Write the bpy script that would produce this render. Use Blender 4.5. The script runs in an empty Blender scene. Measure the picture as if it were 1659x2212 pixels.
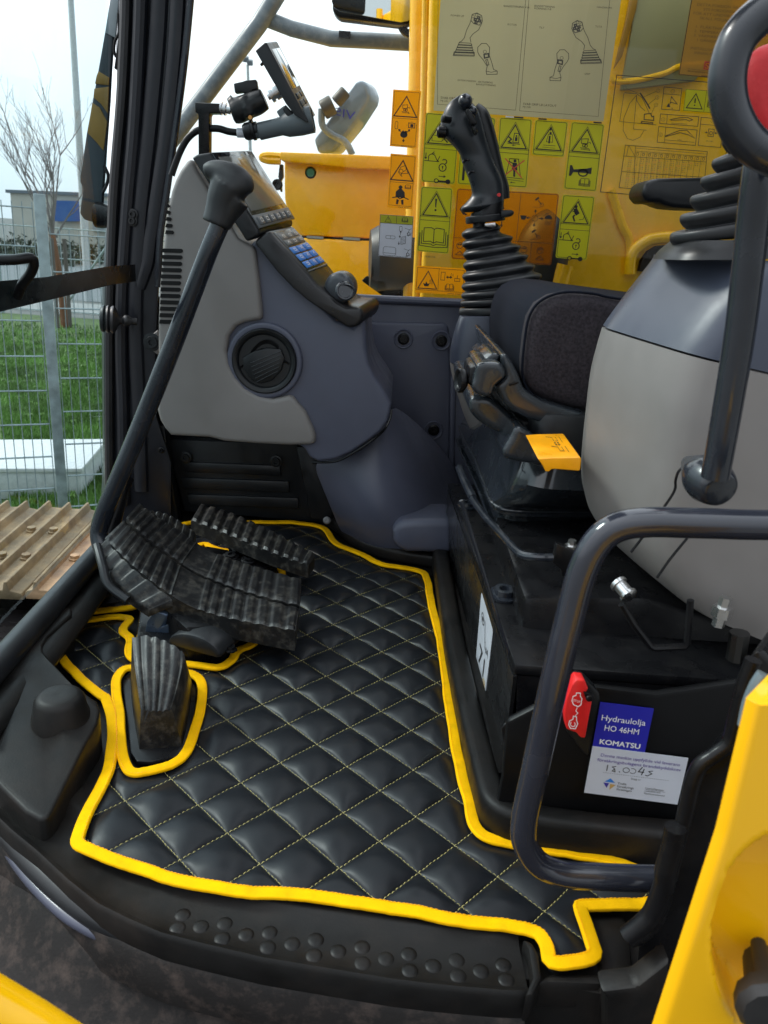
import bpy, bmesh, math, random
from mathutils import Vector, Matrix, noise
random.seed(7)
S = bpy.context.scene
# ------------------------------------------------------------------ camera
PIT, ROL, H = math.radians(19.3), math.radians(3.95), .55
f0 = Vector((0, math.cos(PIT), -math.sin(PIT))); r0 = Vector((1, 0, 0)); u0 = Vector((0, math.sin(PIT), math.cos(PIT)))
RV = r0*math.cos(ROL)+u0*math.sin(ROL); UV = -r0*math.sin(ROL)+u0*math.cos(ROL); O = Vector((0, 0, H))
cd = bpy.data.cameras.new('camera'); cam = bpy.data.objects.new('camera', cd); S.collection.objects.link(cam)
mw = Matrix((RV, UV, -f0)).transposed().to_4x4(); mw.translation = O; cam.matrix_world = mw
cd.sensor_fit = 'HORIZONTAL'; cd.sensor_width = 36; cd.lens = 36; cd.clip_start = .02; cd.clip_end = 3000
cd.dof.use_dof = True; cd.dof.focus_distance = 1.15; cd.dof.aperture_fstop = 20
S.camera = cam
# ------------------------------------------------------------------ sky, sun, exposure
SE, SA = math.radians(42), math.radians(283)
W = bpy.data.worlds.new('World'); S.world = W; W.use_nodes = True
nt = W.node_tree; nt.nodes.clear()
o_ = nt.nodes.new('ShaderNodeOutputWorld'); bg = nt.nodes.new('ShaderNodeBackground'); sky = nt.nodes.new('ShaderNodeTexSky')
sky.sky_type = 'NISHITA'; sky.sun_disc = False; sky.sun_elevation = SE; sky.sun_rotation = SA; sky.dust_density = 3; sky.air_density = 1
tc = nt.nodes.new('ShaderNodeTexCoord'); nz = nt.nodes.new('ShaderNodeTexNoise'); nz.inputs['Scale'].default_value = 2.2; nz.inputs['Detail'].default_value = 5
cr = nt.nodes.new('ShaderNodeValToRGB'); cr.color_ramp.elements[0].position = .3; cr.color_ramp.elements[1].position = .75
cr.color_ramp.elements[0].color = (9.0, 10.0, 11.0, 1); cr.color_ramp.elements[1].color = (13, 13.6, 14.2, 1)
mx = nt.nodes.new('ShaderNodeMix'); mx.data_type = 'RGBA'; mx.inputs[0].default_value = .9
nt.links.new(tc.outputs['Generated'], nz.inputs['Vector']); nt.links.new(nz.outputs['Fac'], cr.inputs['Fac'])
nt.links.new(sky.outputs[0], mx.inputs[6]); nt.links.new(cr.outputs[0], mx.inputs[7]); 
sx_ = nt.nodes.new('ShaderNodeSeparateXYZ'); nt.links.new(tc.outputs['Generated'], sx_.inputs[0])
mz = nt.nodes.new('ShaderNodeMapRange'); mz.inputs[1].default_value = 0; mz.inputs[2].default_value = 1; mz.inputs[3].default_value = .62; mz.inputs[4].default_value = 1.5; nt.links.new(sx_.outputs[2], mz.inputs[0])
my = nt.nodes.new('ShaderNodeMapRange'); my.inputs[1].default_value = -1; my.inputs[2].default_value = 1; my.inputs[3].default_value = .6; my.inputs[4].default_value = 1.1; nt.links.new(sx_.outputs[1], my.inputs[0])
mxx = nt.nodes.new('ShaderNodeMapRange'); mxx.inputs[1].default_value = -1; mxx.inputs[2].default_value = 1; mxx.inputs[3].default_value = 1.2; mxx.inputs[4].default_value = .8; nt.links.new(sx_.outputs[0], mxx.inputs[0])
mq_ = nt.nodes.new('ShaderNodeMath'); mq_.operation = 'MULTIPLY'; nt.links.new(mxx.outputs[0], mq_.inputs[0]); nt.links.new(my.outputs[0], mq_.inputs[1])
mm_ = nt.nodes.new('ShaderNodeMath'); mm_.operation = 'MULTIPLY'; nt.links.new(mz.outputs[0], mm_.inputs[0]); nt.links.new(mq_.outputs[0], mm_.inputs[1])
vs_ = nt.nodes.new('ShaderNodeVectorMath'); vs_.operation = 'SCALE'; nt.links.new(mx.outputs[2], vs_.inputs[0]); nt.links.new(mm_.outputs[0], vs_.inputs[3]); nt.links.new(vs_.outputs[0], bg.inputs[0])
nt.links.new(bg.outputs[0], o_.inputs[0]); bg.inputs[1].default_value = .11
sl = bpy.data.lights.new('sun', 'SUN'); sl.energy = 1.8; sl.angle = math.radians(14); sl.color = (1, .96, .9)
so = bpy.data.objects.new('sun', sl); S.collection.objects.link(so)
sd = Vector((math.sin(SA)*math.cos(SE), math.cos(SA)*math.cos(SE), math.sin(SE))); so.rotation_euler = sd.to_track_quat('Z', 'Y').to_euler()
S.view_settings.view_transform = 'Standard'; S.view_settings.look = 'None'; S.view_settings.exposure = 0.6; S.view_settings.gamma = 1
# ------------------------------------------------------------------ pixel to point (picture 1659 x 2212 units)
def ray(x, y): return f0*1659+RV*(x-829.5)+UV*(1106-y)
def PY(x, y, Y): d = ray(x, y); return O+d*(Y/d.y)
def PZ(x, y, z=0.): d = ray(x, y); return O+d*((z-H)/d.z)
def PX(x, y, X): d = ray(x, y); return O+d*(X/d.x)
CR = {'A': (0, 0, .3411), 'B': (363.8, 0, .3411), 'C': (808.5, 0, .3411), 'D': (1172.3, 0, .2934), 'E': (0, 485.1, .2924), 'F': (323.4, 323.4, .3411),
      'G': (808.5, 404.3, .3411), 'H': (1172.3, 404.3, .2934), 'I': (0, 1010.6, .3411), 'J': (485.1, 889.4, .3411), 'K': (929.8, 808.5, .4396),
      'L': (1010.6, 1293.6, .3909), 'M': (0, 1414.9, .4386), 'N': (646.8, 1536.2, .4386), 'Q': (1131.9, 1536.2, .3178), 'R': (186, 1067.2, .3119), 'T': (242.6, 1325.9, .1754), 'V': (929.8, 161.7, .23756), 'X': (970.2, 727.7, .2193), 'd': (0, 0, 1)}
def q(c, *pts):
    ox, oy, s = CR[c]; return [(ox+p[0]*s, oy+p[1]*s)+tuple(p[2:]) for p in pts]
def qY(c, Y, *pts): return [PY(x, y, Y) for x, y in q(c, *pts)]
def qZ(c, z, *pts): return [PZ(x, y, z) for x, y in q(c, *pts)]
def qz(c, *pts): return [PZ(p[0], p[1], p[2]) for p in q(c, *pts)]
def qv(c, *pts): return [PY(p[0], p[1], p[2]) for p in q(c, *pts)]
# ------------------------------------------------------------------ materials
MATS = {}
def mat(name, col, rough=.5, metal=0, var=.12, vs=30, bump=0, bs=200, coat=0, spec=.5, rv=.1, dirt=None, dirt_amt=.0, ds=6, stretch=None, trans=0, film=None):
    if name in MATS: return MATS[name]
    m = bpy.data.materials.new(name); m.use_nodes = True; n = m.node_tree.nodes; l = m.node_tree.links; b = n['Principled BSDF']
    b.inputs['Metallic'].default_value = metal; b.inputs['Specular IOR Level'].default_value = spec; b.inputs['Coat Weight'].default_value = coat
    t = n.new('ShaderNodeTexCoord'); mp = n.new('ShaderNodeMapping'); l.new(t.outputs['Object'], mp.inputs[0])
    if stretch: mp.inputs['Scale'].default_value = stretch
    a = n.new('ShaderNodeTexNoise'); a.inputs['Scale'].default_value = vs; a.inputs['Detail'].default_value = 6; l.new(mp.outputs[0], a.inputs[0])
    r = n.new('ShaderNodeMapRange'); r.inputs[1].default_value = .3; r.inputs[2].default_value = .7; r.inputs[3].default_value = 1-var; r.inputs[4].default_value = 1+var; l.new(a.outputs[0], r.inputs[0])
    v = n.new('ShaderNodeVectorMath'); v.operation = 'SCALE'; v.inputs[0].default_value = col; l.new(r.outputs[0], v.inputs[3])
    out = v.outputs[0]
    if dirt:
        d = n.new('ShaderNodeTexNoise'); d.inputs['Scale'].default_value = ds; d.inputs['Detail'].default_value = 9; d.inputs['Roughness'].default_value = .7; l.new(mp.outputs[0], d.inputs[0])
        dr = n.new('ShaderNodeMapRange'); dr.inputs[1].default_value = .48; dr.inputs[2].default_value = .72; dr.inputs[4].default_value = dirt_amt; l.new(d.outputs[0], dr.inputs[0])
        mm = n.new('ShaderNodeMix'); mm.data_type = 'RGBA'; l.new(dr.outputs[0], mm.inputs[0]); l.new(out, mm.inputs[6]); mm.inputs[7].default_value = (*dirt, 1); out = mm.outputs[2]
    l.new(out, b.inputs['Base Color'])
    r2 = n.new('ShaderNodeMapRange'); r2.inputs[1].default_value = .3; r2.inputs[2].default_value = .7; r2.inputs[3].default_value = max(0, rough-rv); r2.inputs[4].default_value = min(1, rough+rv); l.new(a.outputs[0], r2.inputs[0]); l.new(r2.outputs[0], b.inputs['Roughness'])
    if bump:
        c = n.new('ShaderNodeTexNoise'); c.inputs['Scale'].default_value = bs; c.inputs['Detail'].default_value = 3; l.new(mp.outputs[0], c.inputs[0])
        bp = n.new('ShaderNodeBump'); bp.inputs['Strength'].default_value = bump; bp.inputs['Distance'].default_value = .001*200/bs; l.new(c.outputs[0], bp.inputs['Height']); l.new(bp.outputs[0], b.inputs['Normal'])
    if trans or film:
        o = n['Material Output']; tr = n.new('ShaderNodeBsdfTranslucent'); x = n.new('ShaderNodeMixShader'); x.inputs[0].default_value = trans; l.new(out, tr.inputs[0]); l.new(b.outputs[0], x.inputs[1]); l.new(tr.outputs[0], x.inputs[2]); last = x
        if film:
            tp = n.new('ShaderNodeBsdfTransparent'); tp.inputs[0].default_value = (*film[1], 1); y = n.new('ShaderNodeMixShader'); y.inputs[0].default_value = film[0]; l.new(x.outputs[0], y.inputs[1]); l.new(tp.outputs[0], y.inputs[2]); last = y
        l.new(last.outputs[0], o.inputs['Surface'])
    MATS[name] = m; return m
def glassmat(name, tint, refl):
    m = bpy.data.materials.new(name); m.use_nodes = True; n = m.node_tree.nodes; l = m.node_tree.links; n.clear()
    o = n.new('ShaderNodeOutputMaterial'); t = n.new('ShaderNodeBsdfTransparent'); g = n.new('ShaderNodeBsdfGlossy'); x = n.new('ShaderNodeMixShader'); f = n.new('ShaderNodeLayerWeight')
    p = n.new('ShaderNodeMath'); p.operation = 'POWER'; p.inputs[1].default_value = 5; k = n.new('ShaderNodeMath'); k.operation = 'MULTIPLY_ADD'; k.inputs[1].default_value = refl; k.inputs[2].default_value = .014
    t.inputs[0].default_value = (*tint, 1); g.inputs['Roughness'].default_value = .03; l.new(f.outputs['Facing'], p.inputs[0]); l.new(p.outputs[0], k.inputs[0])
    l.new(k.outputs[0], x.inputs[0]); l.new(t.outputs[0], x.inputs[1]); l.new(g.outputs[0], x.inputs[2]); l.new(x.outputs[0], o.inputs[0]); return m
BLK = mat('black_paint', (.006, .006, .007), .3, spec=.26, bump=.05, dirt=(.05, .045, .04), dirt_amt=.15, ds=40)
BGL = mat('gloss_black_blue', (.016, .019, .026), .22, coat=.3)
RUB = mat('black_rubber', (.012, .012, .013), .5, bump=.25, bs=900, dirt=(.06, .05, .04), dirt_amt=.25, ds=9)
RUBS = mat('boot_rubber', (.011, .012, .014), .42, bump=.1, bs=700)
PLB = mat('black_plastic', (.009, .010, .0115), .4, spec=.4, bump=.25, bs=1500)
BLU = mat('slate_blue_plastic', (.082, .088, .125), .42, bump=.2, bs=1800, var=.04)
BLUG = mat('slate_blue_satin', (.045, .053, .078), .36, bump=.06, bs=1800, var=.05)
GRY = mat('grey_plastic', (.205, .190, .180), .5, bump=.2, bs=1600, var=.03)
YEL = mat('yellow_paint', (.93, .50, .003), .27, coat=.3, spec=.4, bump=.06, bs=30, var=.05, dirt=(.80, .35, .003), dirt_amt=.5, ds=3)
YELB = mat('binding_yellow', (.95, .50, .0), .85, spec=.1, bump=1, bs=650, var=.14, vs=60, dirt=(.55, .27, .01), dirt_amt=.35, ds=30)
ORG = mat('orange_plastic', (.95, .38, .0), .35, bump=.05)
LEA = mat('black_leatherette', (.008, .0095, .012), .42, bump=.3, bs=1100, var=.06, spec=.3, rv=.06)
THR = mat('yellow_thread', (.50, .43, .15), .7)
SEAT1 = mat('navy_fabric', (.0075, .0092, .016), .95, bump=.7, bs=500, var=.3, vs=300, spec=.12)
SEAT2 = mat('charcoal_fabric', (.034, .029, .034), .95, bump=1, bs=260, var=.4, vs=320, spec=.2)
MET = mat('zinc_metal', (.6, .6, .6), .28, metal=1, bump=.1)
GALV = mat('galvanised_metal', (.32, .37, .38), .55, metal=.4, var=.3, vs=14)
PED = mat('pedal_rubber', (.007, .007, .0075), .42, bump=.6, bs=500, dirt=(.20, .18, .15), dirt_amt=.32, ds=70, spec=.4)
HRL = mat('grey_handrail_paint', (.13, .16, .19), .4, dirt=(.3, .32, .33), dirt_amt=.6, ds=30)
KBT = mat('grey_key', (.12, .13, .14), .4)
BBT = mat('blue_key', (.03, .20, .62), .35)
KPN = mat('keypad_plate', (.05, .055, .06), .35)
SCR = mat('screen_glass', (.16, .16, .15), .12, spec=.5)
RED = mat('red_plastic', (.75, .02, .02), .35)
BLKINK = mat('black_ink', (.012, .01, .01), .5)
GRYINK = mat('grey_ink', (.06, .06, .055), .6)
REDINK = mat('red_ink', (.65, .07, .03), .5)
WHTINK = mat('white_ink', (.85, .85, .85), .5)
YGRN = mat('decal_yellow', (.66, .66, .02), .35, var=.05, vs=5, trans=.45, film=(.15, (1, .95, .3)))
DORG = mat('decal_orange', (.98, .60, .01), .4, var=.05, vs=5, trans=.72)
DORN = mat('decal_dark_orange', (.70, .25, .005), .4, var=.05, vs=5, trans=.4, film=(.8, (1, .8, .4)))
PAP = mat('laminated_paper', (.62, .60, .42), .35, var=.1, vs=5, stretch=(1, 1, .05), trans=.5, film=(.18, (1, .95, .8)))  # vertical tone bands painted in, imitating uneven light through the sheet
WHT = mat('white_decal', (.72, .74, .8), .45, var=.03, trans=.25)
BLUD = mat('blue_decal', (.02, .02, .36), .45, var=.03)
# ------------------------------------------------------------------ mesh helpers
C = S.collection
def link(name, me, m, parent=None):
    o = bpy.data.objects.new(name, me); C.objects.link(o)
    if m: me.materials.append(m)
    if parent: o.parent = parent; o.matrix_parent_inverse = parent.matrix_world.inverted() if False else Matrix.Translation(-parent.location)
    return o
def fin(name, bm, m, parent=None, bevel=0, seg=2, ang=30, sm=35, sub=0):
    bmesh.ops.remove_doubles(bm, verts=bm.verts, dist=1e-5)
    bmesh.ops.recalc_face_normals(bm, faces=bm.faces)
    if sub:
        me = bpy.data.meshes.new('t'); bm.to_mesh(me); ob = bpy.data.objects.new('t', me); C.objects.link(ob); md = ob.modifiers.new('s', 'SUBSURF'); md.levels = sub; md.render_levels = sub
        dg = bpy.context.evaluated_depsgraph_get(); m2 = bpy.data.meshes.new_from_object(ob.evaluated_get(dg)); bpy.data.objects.remove(ob); bm.free(); bm = bmesh.new(); bm.from_mesh(m2); bpy.data.meshes.remove(m2)
    if bevel:
        es = [e for e in bm.edges if len(e.link_faces) == 2 and e.calc_face_angle(0) > math.radians(ang)]
        if es: bmesh.ops.bevel(bm, geom=es, offset=bevel, segments=seg, profile=.5, affect='EDGES', clamp_overlap=True)
    for f in bm.faces: f.smooth = True
    for e in bm.edges:
        if len(e.link_faces) == 2 and e.calc_face_angle(0) > math.radians(sm): e.smooth = False
    me = bpy.data.meshes.new(name); bm.to_mesh(me); bm.free(); return link(name, me, m, parent)
def thing(name, label, cat, loc=(0, 0, 0), group=None):
    o = bpy.data.objects.new(name, None); C.objects.link(o); o.location = loc; o.empty_display_size = .05
    o['label'] = label; o['category'] = cat
    if group: o['group'] = group
    return o
def tag(o, label, cat, group=None):
    o['label'] = label; o['category'] = cat
    if group: o['group'] = group
    return o
def struct(o): o['kind'] = 'structure'; return o
def B(): return bmesh.new()
def prism(bm, pts, vec):
    """polygon given by 3D points, pushed along vec"""
    vec = Vector(vec); a = [bm.verts.new(p) for p in pts]; b = [bm.verts.new(Vector(p)+vec) for p in pts]
    bm.faces.new(a); bm.faces.new(b[::-1]); n = len(a)
    for i in range(n): bm.faces.new((a[i], b[i], b[(i+1) % n], a[(i+1) % n]))
def box(bm, c, s, rot=None):
    M = Matrix.Translation(c)
    if rot: M = M @ rot.to_4x4()
    v = [bm.verts.new(M @ Vector((x*s[0]/2, y*s[1]/2, z*s[2]/2))) for x in (-1, 1) for y in (-1, 1) for z in (-1, 1)]
    for f in ((0, 1, 3, 2), (4, 6, 7, 5), (0, 4, 5, 1), (2, 3, 7, 6), (0, 2, 6, 4), (1, 5, 7, 3)): bm.faces.new([v[i] for i in f])
def catmull(P, n=6, closed=False):
    P = [Vector(p) for p in P]; N = len(P); out = []
    for i in range(N if closed else N-1):
        g = (lambda k: P[k % N]) if closed else (lambda k: P[min(max(k, 0), N-1)])
        a, b, c, d = g(i-1), g(i), g(i+1), g(i+2)
        for k in range(n):
            t = k/n; out.append(.5*((2*b)+(c-a)*t+(2*a-5*b+4*c-d)*t*t+(3*b-a-3*c+d)*t**3))
    if not closed: out.append(P[-1])
    return out
def tube(bm, P, r, k=14, smooth=0, closed=False, cap=True, sx=1, sy=1, up=None):
    if smooth:
        if isinstance(r, (list, tuple)):
            rr = catmull([Vector((a, 0, 0)) for a in r], smooth, closed); r = [a.x for a in rr]
        P = catmull(P, smooth, closed)
    P = [Vector(p) for p in P]; N = len(P); R_ = r if isinstance(r, (list, tuple)) else [r]*N
    t0 = (P[1]-P[0]).normalized(); u = Vector(up) if up else (Vector((0, 0, 1)) if abs(t0.z) < .9 else Vector((1, 0, 0))); rings = []
    for i in range(N):
        if closed: t = P[(i+1) % N]-P[i-1]
        else: t = P[min(i+1, N-1)]-P[max(i-1, 0)]
        t.normalize(); u = (u-t*u.dot(t)).normalized(); w = t.cross(u)
        rings.append([bm.verts.new(P[i]+(w*math.cos(a)*sx+u*math.sin(a)*sy)*R_[i]) for a in [2*math.pi*j/k for j in range(k)]])
    for i in range(N if closed else N-1):
        A_, B_ = rings[i], rings[(i+1) % N]
        for j in range(k): bm.faces.new((A_[j], A_[(j+1) % k], B_[(j+1) % k], B_[j]))
    if cap and not closed: bm.faces.new(rings[0][::-1]); bm.faces.new(rings[-1])
def lathe(bm, base, axis, prof, k=24):
    """prof: list of (distance along axis, radius)"""
    axis = Vector(axis).normalized(); u = axis.orthogonal().normalized(); w = axis.cross(u); base = Vector(base); rings = []
    for h, r in prof: rings.append([bm.verts.new(base+axis*h+(u*math.cos(2*math.pi*j/k)+w*math.sin(2*math.pi*j/k))*max(r, 1e-4)) for j in range(k)])
    for A_, B_ in zip(rings, rings[1:]):
        for j in range(k): bm.faces.new((A_[j], A_[(j+1) % k], B_[(j+1) % k], B_[j]))
    bm.faces.new(rings[0][::-1]); bm.faces.new(rings[-1])
def loft(bm, rings, closed=True, cap=True):
    V = [[bm.verts.new(p) for p in r] for r in rings]
    for A_, B_ in zip(V, V[1:]):
        n = len(A_)
        for j in range(n if closed else n-1): bm.faces.new((A_[j], A_[(j+1) % n], B_[(j+1) % n], B_[j]))
    if cap and closed: bm.faces.new(V[0][::-1]); bm.faces.new(V[-1])
def shell(bm, grid, vec):
    """grid of points -> sheet thickened along vec"""
    vec = Vector(vec); V = [[bm.verts.new(p) for p in r] for r in grid]; W_ = [[bm.verts.new(Vector(p)+vec) for p in r] for r in grid]; n, m = len(V), len(V[0])
    for i in range(n-1):
        for j in range(m-1):
            bm.faces.new((V[i][j], V[i][j+1], V[i+1][j+1], V[i+1][j])); bm.faces.new((W_[i][j], W_[i+1][j], W_[i+1][j+1], W_[i][j+1]))
    for j in range(m-1): bm.faces.new((V[0][j], W_[0][j], W_[0][j+1], V[0][j+1])); bm.faces.new((V[-1][j], V[-1][j+1], W_[-1][j+1], W_[-1][j]))
    for i in range(n-1): bm.faces.new((V[i][0], V[i+1][0], W_[i+1][0], W_[i][0])); bm.faces.new((V[i][-1], W_[i][-1], W_[i+1][-1], V[i+1][-1]))
def sweep(bm, path, prof, closed=False, up=(0, 0, 1)):
    up = Vector(up); N = len(path); rings = []
    for i in range(N):
        if closed: a, b, c = path[i-1], path[i], path[(i+1) % N]
        else: a, b, c = path[max(i-1, 0)], path[i], path[min(i+1, N-1)]
        d1 = (b-a); d2 = (c-b)
        if d1.length < 1e-7: d1 = d2
        if d2.length < 1e-7: d2 = d1
        s1 = d1.normalized().cross(up).normalized(); s2 = d2.normalized().cross(up).normalized(); s = (s1+s2); s = s.normalized() if s.length > 1e-4 else s1
        k = min(1.6, 1/max(.3, s.dot(s1)))
        rings.append([bm.verts.new(b+s*(x*k)+up*y) for x, y in prof])
    m = len(prof)
    for i in range(N if closed else N-1):
        A_, B_ = rings[i], rings[(i+1) % N]
        for j in range(m): bm.faces.new((A_[j], A_[(j+1) % m], B_[(j+1) % m], B_[j]))
    if not closed: bm.faces.new(rings[0][::-1]); bm.faces.new(rings[-1])
def rrect(w, h, r, n=4):
    """rounded rectangle outline, centred"""
    out = []
    for cx, cy, a0 in ((w/2-r, h/2-r, 0), (-w/2+r, h/2-r, 90), (-w/2+r, -h/2+r, 180), (w/2-r, -h/2+r, 270)):
        for k in range(n+1): a = math.radians(a0+90*k/n); out.append((cx+r*math.cos(a), cy+r*math.sin(a)))
    return out
def chaikin(P, n=2, closed=True, w=.25):
    for _ in range(n):
        Q_ = []; N = len(P)
        for i in range(N if closed else N-1):
            a, b = P[i], P[(i+1) % N]; Q_ += [a.lerp(b, w), a.lerp(b, 1-w)]
        if not closed: Q_ = [P[0]]+Q_+[P[-1]]
        P = Q_
    return P
def resample(P, step, closed=True):
    out = []; N = len(P)
    for i in range(N if closed else N-1):
        a, b = P[i], P[(i+1) % N]; k = max(1, int((b-a).length/step))
        out += [a.lerp(b, j/k) for j in range(k)]
    if not closed: out.append(P[-1])
    return out
def inpoly(x, y, P):
    c = False; j = len(P)-1
    for i in range(len(P)):
        a, b = P[i], P[j]
        if (a[1] > y) != (b[1] > y) and x < (b[0]-a[0])*(y-a[1])/(b[1]-a[1])+a[0]: c = not c
        j = i
    return c
_tc = {}
def text2d(s, bold=False):
    if s in _tc: return _tc[s]
    cu = bpy.data.curves.new('t', 'FONT'); cu.body = s; cu.resolution_u = 3; ob = bpy.data.objects.new('t', cu); C.objects.link(ob)
    dg = bpy.context.evaluated_depsgraph_get(); me = bpy.data.meshes.new_from_object(ob.evaluated_get(dg)); V = [(v.co.x, v.co.y) for v in me.vertices]; F = [tuple(p.vertices) for p in me.polygons]
    bpy.data.objects.remove(ob); bpy.data.curves.remove(cu); bpy.data.meshes.remove(me)
    _tc[s] = (V, F); return _tc[s]
class Decal:
    """flat sheet between four corner points (TL,TR,BR,BL); marks are drawn in a w x h frame, v downward"""
    def __init__(s, name, label, cat, cor, base, w, h, r=0, t=.0006, group=None, parent=None):
        s.c = [Vector(p) for p in cor]; s.w, s.h = w, h; s.n = (s.c[1]-s.c[0]).cross(s.c[3]-s.c[0]).normalized()
        if s.n.dot(O-s.c[0]) < 0: s.n = -s.n
        s.b = {}
        if base:
            bm = B(); P = [(x+w/2, y+h/2) for x, y in rrect(w, h, r, 4)] if r else [(0, 0), (w, 0), (w, h), (0, h)]
            prism(bm, [s.m(*p) for p in P], -s.n*t); s.root = fin(name, bm, base, parent)
            if not parent: tag(s.root, label, cat, group)
        else:
            s.root = thing(name, label, cat, s.m(w/2, h/2), group)
        s.k = .0004
    def m(s, u, v, up=0.):
        a = s.c[0].lerp(s.c[1], u/s.w); b = s.c[3].lerp(s.c[2], u/s.w); return a.lerp(b, v/s.h)+s.n*up
    def bm(s, m): 
        if m.name not in s.b: s.b[m.name] = (B(), m)
        return s.b[m.name][0]
    def poly(s, P, m=BLKINK, up=None):
        bm = s.bm(m); bm.faces.new([bm.verts.new(s.m(u, v, s.k if up is None else up)) for u, v in P])
    def line(s, P, wd, m=BLKINK, closed=False, up=None):
        N = len(P); bm = s.bm(m); L = []
        for i in range(N):
            a = P[i-1] if (closed or i) else P[i]; b = P[i]; c = P[(i+1) % N] if (closed or i < N-1) else P[i]
            d1 = Vector((b[0]-a[0], b[1]-a[1])); d2 = Vector((c[0]-b[0], c[1]-b[1]))
            if d1.length < 1e-9: d1 = d2
            if d2.length < 1e-9: d2 = d1
            d1.normalize(); d2.normalize(); n1 = Vector((-d1.y, d1.x)); n2 = Vector((-d2.y, d2.x)); nn = n1+n2; nn = nn.normalized() if nn.length > .05 else n1
            k = min(2.5, 1/max(.3, nn.dot(n1)))*wd/2
            L.append([bm.verts.new(s.m(b[0]+nn.x*k*g, b[1]+nn.y*k*g, s.k if up is None else up)) for g in (-1, 1)])
        for i in range(N if closed else N-1):
            A_, B_ = L[i], L[(i+1) % N]; bm.faces.new((A_[0], A_[1], B_[1], B_[0]))
    def rect(s, x0, y0, x1, y1, wd, m=BLKINK, r=0):
        P = [((x0+x1)/2+a, (y0+y1)/2+b) for a, b in rrect(x1-x0, y1-y0, r, 3)] if r else [(x0, y0), (x1, y0), (x1, y1), (x0, y1)]
        s.line(P, wd, m, True)
    def fill(s, x0, y0, x1, y1, m=BLKINK, up=None): s.poly([(x0, y0), (x1, y0), (x1, y1), (x0, y1)], m, up)
    def circ(s, x, y, r, wd=0, m=BLKINK, a0=0, a1=360, sy=1, n=16):
        P = [(x+r*math.cos(math.radians(a0+(a1-a0)*k/n)), y+r*sy*math.sin(math.radians(a0+(a1-a0)*k/n))) for k in range(n+(a1-a0 != 360))]
        if wd: s.line(P, wd, m, a1-a0 == 360)
        else: s.poly(P, m)
    def text(s, t, x, y, size, m=BLKINK, align='l', width=None, mirror=False, sl=0):
        V, F = text2d(t); mw_ = max(v[0] for v in V) if V else 1; k = size; kx = width/mw_ if width else k
        ox = x-(mw_*kx/2 if align == 'c' else mw_*kx if align == 'r' else 0); bm = s.bm(m)
        vs = [bm.verts.new(s.m(ox+(mw_-v[0] if mirror else v[0])*kx, y-v[1]*k+sl*v[0]*kx, s.k)) for v in V]
        for f in F:
            try: bm.faces.new([vs[i] for i in f])
            except ValueError: pass
    def arrow(s, x0, y0, x1, y1, wd, m=BLKINK, hd=3):
        d = Vector((x1-x0, y1-y0)); L = d.length; d.normalize(); n = Vector((-d.y, d.x)); e = (x1-d.x*wd*hd, y1-d.y*wd*hd)
        s.line([(x0, y0), e], wd, m); s.poly([(x1, y1), (e[0]+n.x*wd*hd*.6, e[1]+n.y*wd*hd*.6), (e[0]-n.x*wd*hd*.6, e[1]-n.y*wd*hd*.6)], m)
    # pictograms
    def tri(s, x, y, a, wd, fill=None, dbl=False):
        P = [(x, y-a*.5), (x+a*.56, y+a*.5), (x-a*.56, y+a*.5)]
        if dbl: s.line([(x, y-a*.62), (x+a*.66, y+a*.56), (x-a*.66, y+a*.56)], wd*.35, BLKINK, True)
        s.line(P, wd, BLKINK, True)
    def book(s, x, y, a, wd):
        for g in (-1, 1):
            s.line([(x, y-a*.3), (x+g*a*.12, y-a*.36), (x+g*a*.42, y-a*.33), (x+g*a*.42, y+a*.25), (x+g*a*.12, y+a*.22), (x, y+a*.3)], wd)
            s.line([(x+g*a*.5, y-a*.22), (x+g*a*.5, y+a*.34), (x+g*a*.1, y+a*.34), (x, y+a*.4)], wd)
            s.line([(x+g*a*.58, y-a*.12), (x+g*a*.58, y+a*.43), (x, y+a*.47)], wd)
        s.line([(x, y-a*.3), (x, y+a*.3)], wd)
    def man(s, x, y, a, m=BLKINK):
        s.circ(x, y-a*.42, a*.1, 0, m); s.poly([(x-a*.06, y-a*.3), (x+a*.06, y-a*.3), (x+a*.22, y-a*.15), (x+a*.2, y+a*.15), (x-a*.2, y+a*.15), (x-a*.22, y-a*.15)], m)
    def key(s, x, y, a):
        s.circ(x-a*.4, y, a*.14, a*.06); s.fill(x-a*.3, y-a*.05, x+a*.25, y+a*.05); s.circ(x+a*.38, y, a*.17)
    def lock(s, x, y, a):
        s.circ(x, y, a*.5, a*.14, n=14, sy=1.1); s.circ(x, y-a*.1, a*.12); s.line([(x, y), (x, y+a*.3)], a*.1); s.circ(x+a*.2, y-a*.85, a*.33, a*.14, a0=-150, a1=80)
    def done(s, nm='print'):
        for bm, m in s.b.values():
            me = bpy.data.meshes.new(nm); bm.to_mesh(me); bm.free(); link(nm, me, m, s.root)
        return s.root
def bolt(parent, p, axis, r=.008, m=PLB, name='bolt', h=.006):
    bm = B(); p = Vector(p); axis = Vector(axis).normalized()
    lathe(bm, p, axis, [(0, r*1.5), (h*.3, r*1.5), (h*.4, r*1.05), (h, r*.95), (h, r*.5), (h*.5, r*.45)], 18); return fin(name, bm, m, parent)
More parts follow.
